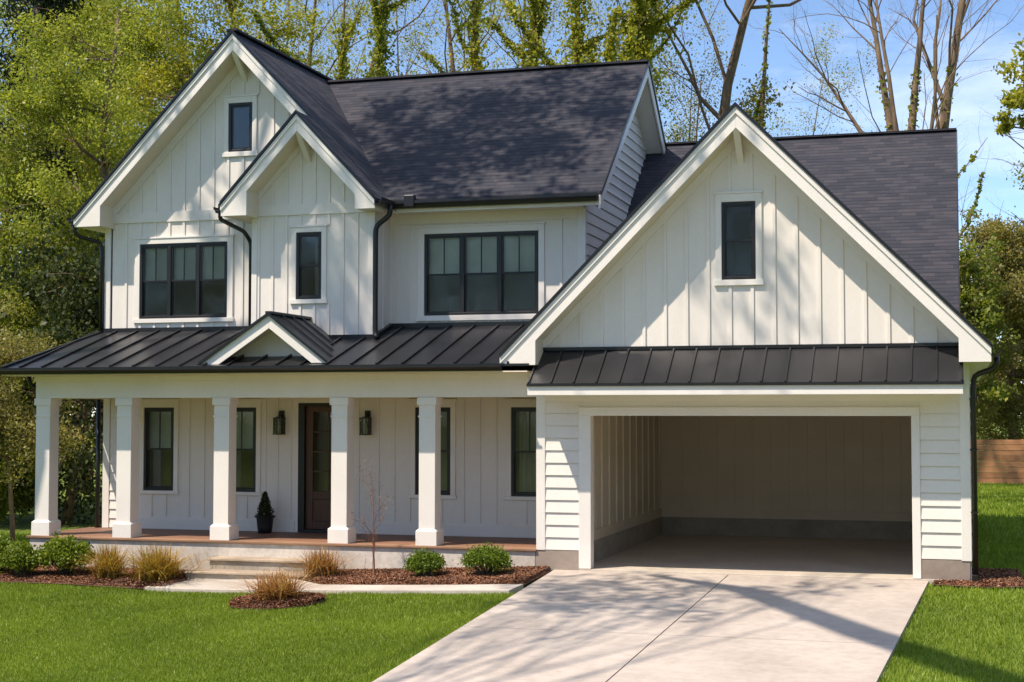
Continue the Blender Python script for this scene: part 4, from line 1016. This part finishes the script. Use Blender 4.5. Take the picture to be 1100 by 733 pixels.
# bark chips on the beds
rng = np.random.default_rng(77); P = []
for nm, (ff, fn, x0, x1, hp) in BEDS.items():
    n = int(7500 * (x1 - x0)) if nm != 'leftb' else 26000
    xs = rng.uniform(x0 + 0.03, x1 - 0.03, n); t = rng.uniform(0.02, 0.98, n)
    fy = np.array([fn(x) for x in xs]); gy = np.array([ff(x) for x in xs]); ys = fy + (gy - fy) * t
    P.append(np.stack([xs, ys, gz(xs, ys) + 0.005 + hp * np.minimum(1, 6 * t) + 0.012], 1))
P = np.concatenate(P); n = len(P); a = unit(rng.normal(size=(n, 3)) * np.array([1, 1, 0.3])); b = unit(np.cross(a, np.array([0, 0, 1.0]) + rng.normal(size=(n, 3)) * 0.35))
s = rng.uniform(0.008, 0.026, (n, 1)); q = rng.uniform(0.004, 0.009, (n, 1))
V = np.stack([P - a * s - b * q, P + a * s - b * q, P + a * s + b * q, P - a * s + b * q], 1).reshape(-1, 3)
tag(mesh_np('bark_chips', V, np.arange(4 * n).reshape(-1, 4), M['chip']), 'reddish brown bark mulch spread over the garden beds', 'mulch', None, 'stuff')

# lawn blades
def in_poly_bed(x, y):
    m = np.zeros(len(x), bool)
    for nm, (ff, fn, x0, x1, hp) in BEDS.items():
        k = (x > x0) & (x < x1); idx = np.where(k)[0]
        if len(idx):
            f1 = np.array([fn(v) for v in x[idx]]); f2 = np.array([ff(v) for v in x[idx]]); m[idx] |= (y[idx] > f1 + 0.02) & (y[idx] < f2)
    return m
def lawn():
    rng = np.random.default_rng(3); X = []; Y = []; Hh = []
    def patch(n, xa, xb, ya, yb, hh):
        X.append(rng.uniform(xa, xb, n)); Y.append(rng.uniform(ya, yb, n)); Hh.append(np.full(n, hh))
    patch(230000, -12.5, -5.0, -9.0, -4.2, 0.024); patch(140000, -16.5, -5.0, -4.2, -1.3, 0.026)
    patch(50000, -0.9, 2.2, -9.0, 0.0, 0.026); patch(30000, -0.3, 3.5, 0.0, 8.0, 0.05); patch(34000, 0.0, 6, 8.0, 28.0, 0.06)
    patch(20000, -22, -13.8, -1.3, 6, 0.06)
    x = np.concatenate(X); y = np.concatenate(Y); hh = np.concatenate(Hh)
    dl = np.interp(y, [-9, -8, 0], [-5.10, -5.10, -5.38]); drr = np.interp(y, [-9, 0], [-0.87, -0.40])
    ok = ~((x > dl - 0.0) & (x < drr + 0.0) & (y < 0.3))
    pt = np.interp(x, [q[0] for q in pth_top], [q[1] for q in pth_top]); pb_ = np.interp(x, [q[0] for q in pth_bot], [q[1] for q in pth_bot])
    ok &= ~((x > -10.85) & (x < -5.0) & (y > pb_) & (y < 0.1))
    ok &= ~((x > -13.8) & (x < 0.14) & (y > -0.05))
    ok &= ~in_poly_bed(x, y)
    x, y, hh = x[ok], y[ok], hh[ok]; n = len(x)
    clump = 0.75 + 0.35 * np.sin(x * 5.3 + 2 * np.sin(y * 3.1)) * np.sin(y * 4.7 + 1.7 * np.sin(x * 2.3)) + 0.2 * rng.normal(size=n)
    hgt = hh * np.clip(clump, 0.45, 1.6); ang = rng.uniform(0, 6.283, n); far = np.clip((y + 4) / 20, 0, 1)
    wd = 0.0055 + 0.010 * far + 0.0015 * rng.uniform(0, 1, n)
    z = gz(x, y) - 0.03; ca, sa = np.cos(ang), np.sin(ang); ln = rng.normal(size=(n, 2)) * 0.02
    B = np.stack([x, y, z], 1); d = np.stack([ca * wd, sa * wd, np.zeros(n)], 1)
    T = B + np.stack([ln[:, 0], ln[:, 1], hgt + 0.03], 1)
    V = np.stack([B - d, B + d, T], 1).reshape(-1, 3)
    tag(mesh_np('grass', V, np.arange(3 * n).reshape(-1, 3), M['grass']), 'bright green mown lawn grass either side of the driveway', 'grass', None, 'stuff')
lawn()

# ------------------------------------------------------------------ fence
fr = empty('board_fence', (6, 28, 0), 'brown horizontal board fence at the back of the right lawn', 'fence')
mb = MB()
for i in range(8): mb.box(-3.0, 14.0, 27.985, 28.01, 0.03 + i * 0.165, 0.03 + i * 0.165 + 0.158)
mb.build('board_panel', M['fence'], fr)
for i in range(8): MB().box(-3.0 + i * 2.42 - 0.05, -3.0 + i * 2.42 + 0.05, 28.012, 28.11, -0.1, 1.36).build('post', M['fence'], fr)

# ------------------------------------------------------------------ trees
BG = 'trees behind the house'
leafy_tree('leafy_tree', 'tall fresh green tree nearest the left gable, before the others', 'tree', -19.8, 12.5, 13.5, 3.0, 3.0, M['lf_fresh'], M['bark'], 101, 0.085, 38, 1700, 0.20, group=BG)
leafy_tree('leafy_tree', 'yellow-green tree rising just behind the left gable peak', 'tree', -20.2, 19, 17.5, 2.8, 5.0, M['lf_yellow'], M['bark'], 102, 0.10, 28, 1200, 0.24, group=BG)
leafy_tree('leafy_tree', 'mid-green broad tree at the left edge below the conifer', 'tree', -22.6, 12.0, 10.0, 3.4, 1.2, M['lf_mid'], M['bark'], 103, 0.092, 42, 1600, 0.2, group=BG)
leafy_tree('leafy_tree', 'low olive tree with thin leaning trunk beside the porch corner', 'tree', -16.9, 4.2, 3.9, 1.25, 1.3, M['lf_tan'], M['bark'], 104, 0.06, 24, 1200, 0.05, (-0.55, 0.2), BG, crad=0.5)
leafy_tree('leafy_tree', 'dark shade tree seen through the open left end of the porch', 'tree', -18.6, 8.6, 6.0, 2.6, 0.4, M['lf_dark'], M['bark'], 105, 0.11, 40, 800, 0.13, (0.9, 0), BG)
leafy_tree('leafy_tree', 'bushy mid-green low tree at the lower left edge', 'tree', -20.8, 8.0, 5.6, 2.4, 0.2, M['lf_mid'], M['bark'], 106, 0.11, 40, 900, 0.12, (-0.5, 0), BG)
leafy_tree('leafy_tree', 'light green tree filling the gap between conifer and gable', 'tree', -25.2, 20, 15.5, 3.2, 4.0, M['lf_fresh'], M['bark'], 107, 0.105, 36, 1500, 0.22, group=BG)

leafy_tree('leafy_tree', 'tall yellow-green tree filling the sky behind the front left trees', 'tree', -24.4, 23, 19, 3.6, 5.0, M['lf_yellow'], M['bark'], 108, 0.11, 36, 1300, 0.24, group=BG, crad=1.1)
leafy_tree('leafy_tree', 'high fresh green tree behind the conifer at the far left', 'tree', -29.5, 26, 20, 3.8, 4.0, M['lf_fresh'], M['bark'], 109, 0.12, 36, 1200, 0.24, group=BG, crad=1.1)

def conifer(name, label, x, y, h, w_, seed, n=14000):
    rng = np.random.default_rng(seed); z0 = rgz(x, y) - 0.05; r = empty(name, (x, y, z0), label, 'tree', BG)
    mb = MB(); mb.tube([(x, y, z0), (x + 0.1, y, z0 + h * 0.5), (x, y, z0 + h)], [0.3, 0.18, 0.02], 9); P = []
    for i in range(95):
        t = rng.uniform(0.12, 1); L = w_ * (1 - t) ** 0.65 * rng.uniform(0.6, 1.1) + 0.25; a = rng.uniform(0, 6.283); zz = z0 + h * t
        e = np.array([x + math.cos(a) * L, y + math.sin(a) * L, zz - 0.28 * L]); s0 = np.array([x, y, zz]); mb.tube([tuple(s0), tuple((s0 + e) / 2 + np.array([0, 0, 0.06 * L])), tuple(e)], [0.03, 0.018, 0.006], 4, False)
        m_ = n // 95; u = np.sqrt(rng.uniform(0.05, 1, m_))[:, None]; q = s0 + (e - s0) * u + rng.normal(size=(m_, 3)) * np.array([0.22, 0.22, 0.16]); q[:, 2] -= np.abs(rng.normal(size=m_)) * 0.35; P.append(q)
    wood_obj(mb, 'trunk', M['barkg'], r); V, F = leaf_geo(np.concatenate(P), 0.19, rng, 0.26, 1.2); mesh_np('crown', V, F, M['lf_con'], r)
conifer('conifer', 'tall dark conifer at the top left corner', -22.9, 13.6, 21.0, 1.9, 141, 30000)

bare_tree('ivy_tree', 'leaning brown trunk with sparse leaves just right of the left gable peak', 'tree', -18.9, 21, 17, 0.22, M['bark'], 201, None, 3, (8, 5, 4), M['lf_yellow'], 2200, 0.09, M['lf_yellow'], (0.2, 0.7), 1600, 0.22, (2.0, 0), BG)
bare_tree('ivy_tree', 'thin bare trunk with yellow leaves behind the left gable ridge', 'tree', -21.4, 25, 19, 0.20, M['bark'], 202, None, 3, (8, 5, 4), M['lf_yellow'], 2600, 0.09, None, (0, 1), 0, 0, (1.0, 0), BG)
bare_tree('ivy_tree', 'upright trunk thickly wrapped in deep green ivy left of the twin trunks', 'tree', -16.1, 20, 17, 0.22, M['bark'], 203, None, 3, (7, 5, 4), M['lf_yellow'], 900, 0.09, M['lf_ivy'], (0.1, 0.95), 5200, 0.42, (0.2, 0), BG)
bare_tree('ivy_tree', 'slanting yellow-green ivy trunk behind the left end of the main ridge', 'tree', -17.6, 22, 16, 0.18, M['bark'], 204, None, 3, (7, 5, 4), M['lf_yellow'], 1500, 0.09, M['lf_yellow'], (0.15, 0.9), 3000, 0.36, (-1.2, 0), BG)
bare_tree('twin_trunk_tree', 'bare tree with two straight slim trunks side by side', 'tree', -14.9, 24, 19, 0.16, M['bark'], 205, [(-0.2, 0, 0, -0.25, 0, 19, 0.17), (0.25, 0, 0, 0.45, 0, 18.5, 0.20)], 3, (7, 4, 4), group=BG, first=0.62, spread=(22, 50))
bare_tree('ivy_tree', 'slim dark bare trunk behind the middle of the main ridge', 'tree', -12.4, 25, 18, 0.15, M['barkg'], 206, None, 3, (9, 5, 4), M['lf_yellow'], 900, 0.12, None, (0, 1), 0, 0, (-1.1, 0), BG)
bare_tree('ivy_tree', 'forked trunk covered in yellow-green ivy above the middle of the ridge', 'tree', -12.3, 21, 17, 0.20, M['bark'], 207, [(0, 0, 0, -1.4, 0, 17, 0.2), (0, 0, 5, 1.5, 0.3, 17, 0.15)], 3, (7, 5, 4), M['lf_yellow'], 1500, 0.09, M['lf_yellow'], (0.1, 0.95), 3600, 0.36, group=BG)
bare_tree('ivy_tree', 'broad ivy-draped tree above the right half of the main ridge', 'tree', -9.7, 20.5, 17, 0.24, M['bark'], 208, [(0, 0, 0, -0.5, 0, 17, 0.24), (0.3, 0, 4, 1.7, 0, 16, 0.16)], 3, (8, 5, 4), M['lf_yellow'], 1800, 0.10, M['lf_yellow'], (0.1, 0.95), 7000, 0.5, group=BG)
bare_tree('ivy_tree', 'yellow-green ivy column just left of the main roof end', 'tree', -8.6, 23, 17, 0.18, M['bark'], 209, None, 3, (8, 5, 4), M['lf_yellow'], 1700, 0.09, M['lf_yellow'], (0.1, 0.8), 3800, 0.42, (0.5, 0), BG)
bare_tree('young_tree', 'wispy pale young tree between the gable ridge and twin trunks', 'tree', -18.6, 29, 17, 0.14, M['barkg'], 210, None, 3, (11, 6, 5), M['lf_olive'], 3000, 0.07, None, (0, 1), 0, 0, (0, 0), BG)
bare_tree('young_tree', 'wispy tree with tiny olive leaves right of the main roof end', 'tree', -7.6, 24, 12.5, 0.13, M['barkg'], 211, None, 3, (12, 6, 5), M['lf_olive'], 4200, 0.075, None, (0, 1), 0, 0, (0.4, 0), BG, 0.3)
bare_tree('bare_tree', 'big bare brown tree with spreading limbs left of the garage gable peak', 'tree', -6.55, 22, 20, 0.27, M['bark'], 212, None, 4, (13, 6, 5, 4), M['lf_olive'], 2000, 0.08, None, (0, 1), 0, 0, (-0.3, 0), BG, 0.46, (28, 52), l1=(0.28, 0.46), wob0=0.05)
bare_tree('bare_tree', 'crooked slim trunk with an olive leafy top, curving right behind the gable peak', 'tree', -5.9, 21, 15, 0.16, M['bark'], 213, [(0, 0, 0, 0.1, 0, 9.0, 0.12), (0.1, 0, 8.0, 1.0, 0.1, 10.8, 0.085), (0.8, 0.1, 10.0, 1.3, 0, 15.5, 0.07)], 3, (6, 5, 4), M['lf_olive'], 2600, 0.10, M['lf_ivy'], (0.4, 0.95), 160, 0.08, group=BG, first=0.6)
bare_tree('bare_tree', 'tall bare tree with thick forking trunk above the garage ridge', 'tree', -1.2, 18.5, 18, 0.30, M['bark'], 214, [(0, 0, 0, 0.25, 0, 17.5, 0.24), (0, 0, 7.2, -1.2, 0.3, 15.5, 0.12), (0.08, 0, 8.6, 1.1, 0.2, 15, 0.11)], 4, (10, 6, 5, 4), None, 0, 0, M['lf_ivy'], (0.2, 0.6), 260, 0.05, group=BG, first=0.46, spread=(22, 48), l1=(0.26, 0.44), wob0=0.05)
bare_tree('bare_tree', 'bare tree leaning left with long limbs and ivy at the garage ridge', 'tree', -0.85, 17, 16, 0.16, M['bark'], 215, [(0, 0, 0, -0.5, 0, 11.5, 0.15), (-0.2, 0, 7.0, -2.9, 0.2, 12.0, 0.085), (-0.25, 0, 7.6, -1.3, 0, 14.0, 0.08)], 4, (9, 6, 5, 4), None, 0, 0, M['lf_ivy'], (0.3, 0.52), 900, 0.12, group=BG, first=0.42, spread=(22, 48), l1=(0.26, 0.44), wob0=0.06)
for (px_, y_, sd, lb) in [(-24.6, 31, 221, 'wispy pale tree farthest left behind the gable ridge'), (-21.8, 33, 222, 'wispy pale tree behind the left end of the main ridge'), (-17.9, 34, 223, 'wispy pale tree behind the twin trunks'), (-14.6, 33, 224, 'wispy pale tree behind the forked ivy trunk'), (-11.9, 34, 225, 'wispy pale tree behind the broad ivy-draped tree'), (-8.9, 32, 226, 'wispy pale tree behind the main roof end'), (-6.6, 35, 227, 'wispy pale tree behind the big bare brown tree')]:
    bare_tree('young_tree', lb, 'tree', px_, y_, 19 if sd < 226 else 14.5, 0.12, M['barkg'], sd, None, 4, (13, 5, 4, 3), M['lf_pale'], 11000 if sd < 226 else 8000, 0.075, None, (0, 1), 0, 0, (0, 0), BG, 0.25, (22, 50))
leafy_tree('leafy_tree', 'dense olive-green tree behind the right fence', 'tree', 1.7, 33, 8.8, 2.4, 0.8, M['lf_tan'], M['bark'], 301, 0.10, 46, 1500, 0.16, group=BG, crad=0.85)
leafy_tree('leafy_tree', 'mid-green taller tree behind the olive one at the right edge', 'tree', 3.6, 37, 11.5, 2.6, 1.0, M['lf_mid'], M['bark'], 302, 0.12, 40, 1300, 0.18, group=BG)
leafy_tree('leafy_tree', 'slim light green tree beside the right end of the garage roof', 'tree', 0.25, 30, 8.6, 1.1, 1.0, M['lf_mid'], M['bark'], 303, 0.15, 24, 420, 0.10, group=BG, crad=0.6)
leafy_tree('leafy_tree', 'tall tree off to the right with a green branch hanging into the sky', 'tree', 6.6, 5.5, 14.5, 2.5, 6.5, M['lf_yellow'], M['bark'], 304, 0.085, 20, 380, 0.24, group=BG,
           clumps=[((0.98, 5.5, 7.35), 0.30, 1100), ((1.3, 5.5, 7.85), 0.42, 1300), ((1.35, 5.5, 7.0), 0.30, 900), ((0.78, 5.45, 6.85), 0.18, 420), ((2.0, 5.5, 7.7), 0.6, 1200), ((3.2, 5.2, 8.8), 1.0, 900), ((5.5, 6, 12), 1.4, 1200), ((7.5, 5, 12.5), 1.5, 1200), ((6.5, 7, 14), 1.4, 1200), ((8.2, 4, 10), 1.3, 1000)])
bare_tree('bare_tree', 'leafless tree reaching thin crooked branches in from the right edge', 'tree', 4.4, 15, 9.5, 0.14, M['barkg'], 305, [(0, 0, 0, 0.3, 0, 9.5, 0.15), (0.1, 0, 4.0, -3.3, 0, 6.6, 0.06), (0.2, 0, 5.5, -3.6, 0, 8.6, 0.06)], 4, (7, 5, 4, 3), group=BG, first=0.25)

# tall shade trees standing left of the lawn (they cast the dappled shade)
FT = 'tall shade trees around the front lawn'
def sunpt(x, y, z, t): return (x + S.x * t, y + S.y * t, z + S.z * t)
cl = []
rng = np.random.default_rng(9)
for (x, y, z, cr, n) in [(-8.2, 2.2, 6.2, 0.95, 900), (-6.9, 2.6, 6.5, 0.95, 900), (-5.9, 2.2, 6.0, 0.8, 700), (-7.6, 3.6, 7.2, 0.95, 900), (-6.2, 3.8, 7.5, 0.9, 800), (-9.2, 3.0, 6.8, 0.8, 600), (-5.4, 3.2, 6.9, 0.8, 600), (-8.9, 3.9, 7.5, 0.7, 350), (-7.4, 1.6, 5.6, 0.6, 300),
                         (-8.9, 1.2, 4.6, 0.7, 420), (-9.6, 1.0, 5.0, 0.6, 320), (-9.3, 1.0, 4.0, 0.5, 240), (-8.7, 2.0, 6.3, 0.6, 500), (-4.6, 1.0, 4.6, 0.5, 120), (-3.9, 0, 5.2, 0.5, 110), (-12.2, 1.7, 6.2, 0.5, 160), (-11.4, 1.7, 5.0, 0.3, 70)]:
    cl.append((sunpt(x, y, z, (10 if y > 1.5 and z > 5.5 else 16) + rng.uniform(-1, 2.0)), cr, n))
leafy_tree('shade_tree', 'tall shade tree standing left of the porch outside the picture', 'tree', -17.6, -3.2, 17, 3, 10, M['lf_mid'], M['bark'], 401, 0.16, 0, 0, 0.3, (3.2, 1.0), FT, cl, trunk_h=13.5)
cl = []
for (x, y, z, cr, n) in [(-4.6, -1.6, 0, 0.7, 300), (-3.9, -2.4, 0, 0.7, 300), (-3.2, -1.4, 0, 0.6, 220), (-4.9, -2.9, 0, 0.6, 240), (-2.2, -1.2, 0, 0.5, 120), (-4.2, -0.8, 0, 0.6, 200), (-5.0, -1.9, 0, 0.6, 200), (-2.9, -2.3, 0, 0.6, 130), (-3.6, -3.3, 0, 0.6, 130), (-1.5, -0.9, 0, 0.5, 80), (-4.6, -3.6, 0, 0.5, 110), (-3.4, 0, 4.4, 0.5, 130), (-2.3, 0, 3.8, 0.5, 120)]:
    cl.append((sunpt(x, y, z, 13.5 + rng.uniform(-1, 1.5)), cr, n))
leafy_tree('shade_tree', 'tall shade tree left of the driveway, close to the road', 'tree', -9.6, -16.4, 17, 3, 9, M['lf_mid'], M['bark'], 402, 0.15, 0, 0, 0.11, (0.4, 2.2), FT, cl, trunk_h=14.5)
a_, b_, c_ = sunpt(-2.6, -1.3, 0, 14.2), sunpt(-1.0, -4.0, -0.1, 14.6), sunpt(0.8, -6.6, -0.2, 15)
cl = [((6.5, -18.5, 15), 1.3, 900), ((4.6, -19.5, 14.2), 1.2, 800), ((7.6, -17, 13.6), 1.2, 800), ((5.4, -16.4, 16.2), 1.1, 800)]
ft3 = leafy_tree('shade_tree', 'tall shade tree right of the driveway with one long limb over it', 'tree', 6.0, -18.4, 17, 3, 9, M['lf_mid'], M['bark'], 403, 0.15, 0, 0, 0.32, (0.3, 0.4), FT, cl, trunk_h=15)
mb = MB(); mb.tube([(6.1, -18.3, 9.4), (2.6, -17.4, 11.2), (-1.4, -15.3, 12.3), c_, b_, a_, (a_[0] - 1.6, a_[1] + 0.9, a_[2] + 0.4)], [0.30, 0.29, 0.28, 0.27, 0.24, 0.19, 0.05], 8); wood_obj(mb, 'limb', M['bark'], ft3)

# far wood all around (reads as one mass)
rng = np.random.default_rng(55); n = 150000; ang = np.where(rng.uniform(0, 1, n) < 0.35, rng.uniform(0, math.pi, n), rng.uniform(math.pi, 2 * math.pi, n)); rad = rng.uniform(58, 78, n)
hmax = 7.5 + 3.0 * np.sin(ang * 7 + 1) + 2.0 * np.sin(ang * 17 + 2) + 1.3 * np.sin(ang * 41)
hmax = np.where(np.sin(ang) < 0.0, hmax + 9, hmax)
P = np.stack([-6 + rad * np.cos(ang), -4 + rad * np.sin(ang), rng.uniform(0, 1, n) ** 0.8 * hmax], 1)
V, F = leaf_geo(P, 0.5, rng, 0.7, 0.2)
tag(mesh_np('far_wood', V, F, M['lf_olive']), 'distant olive-green wood closing the view all round the plot', 'wood', None, 'stuff')
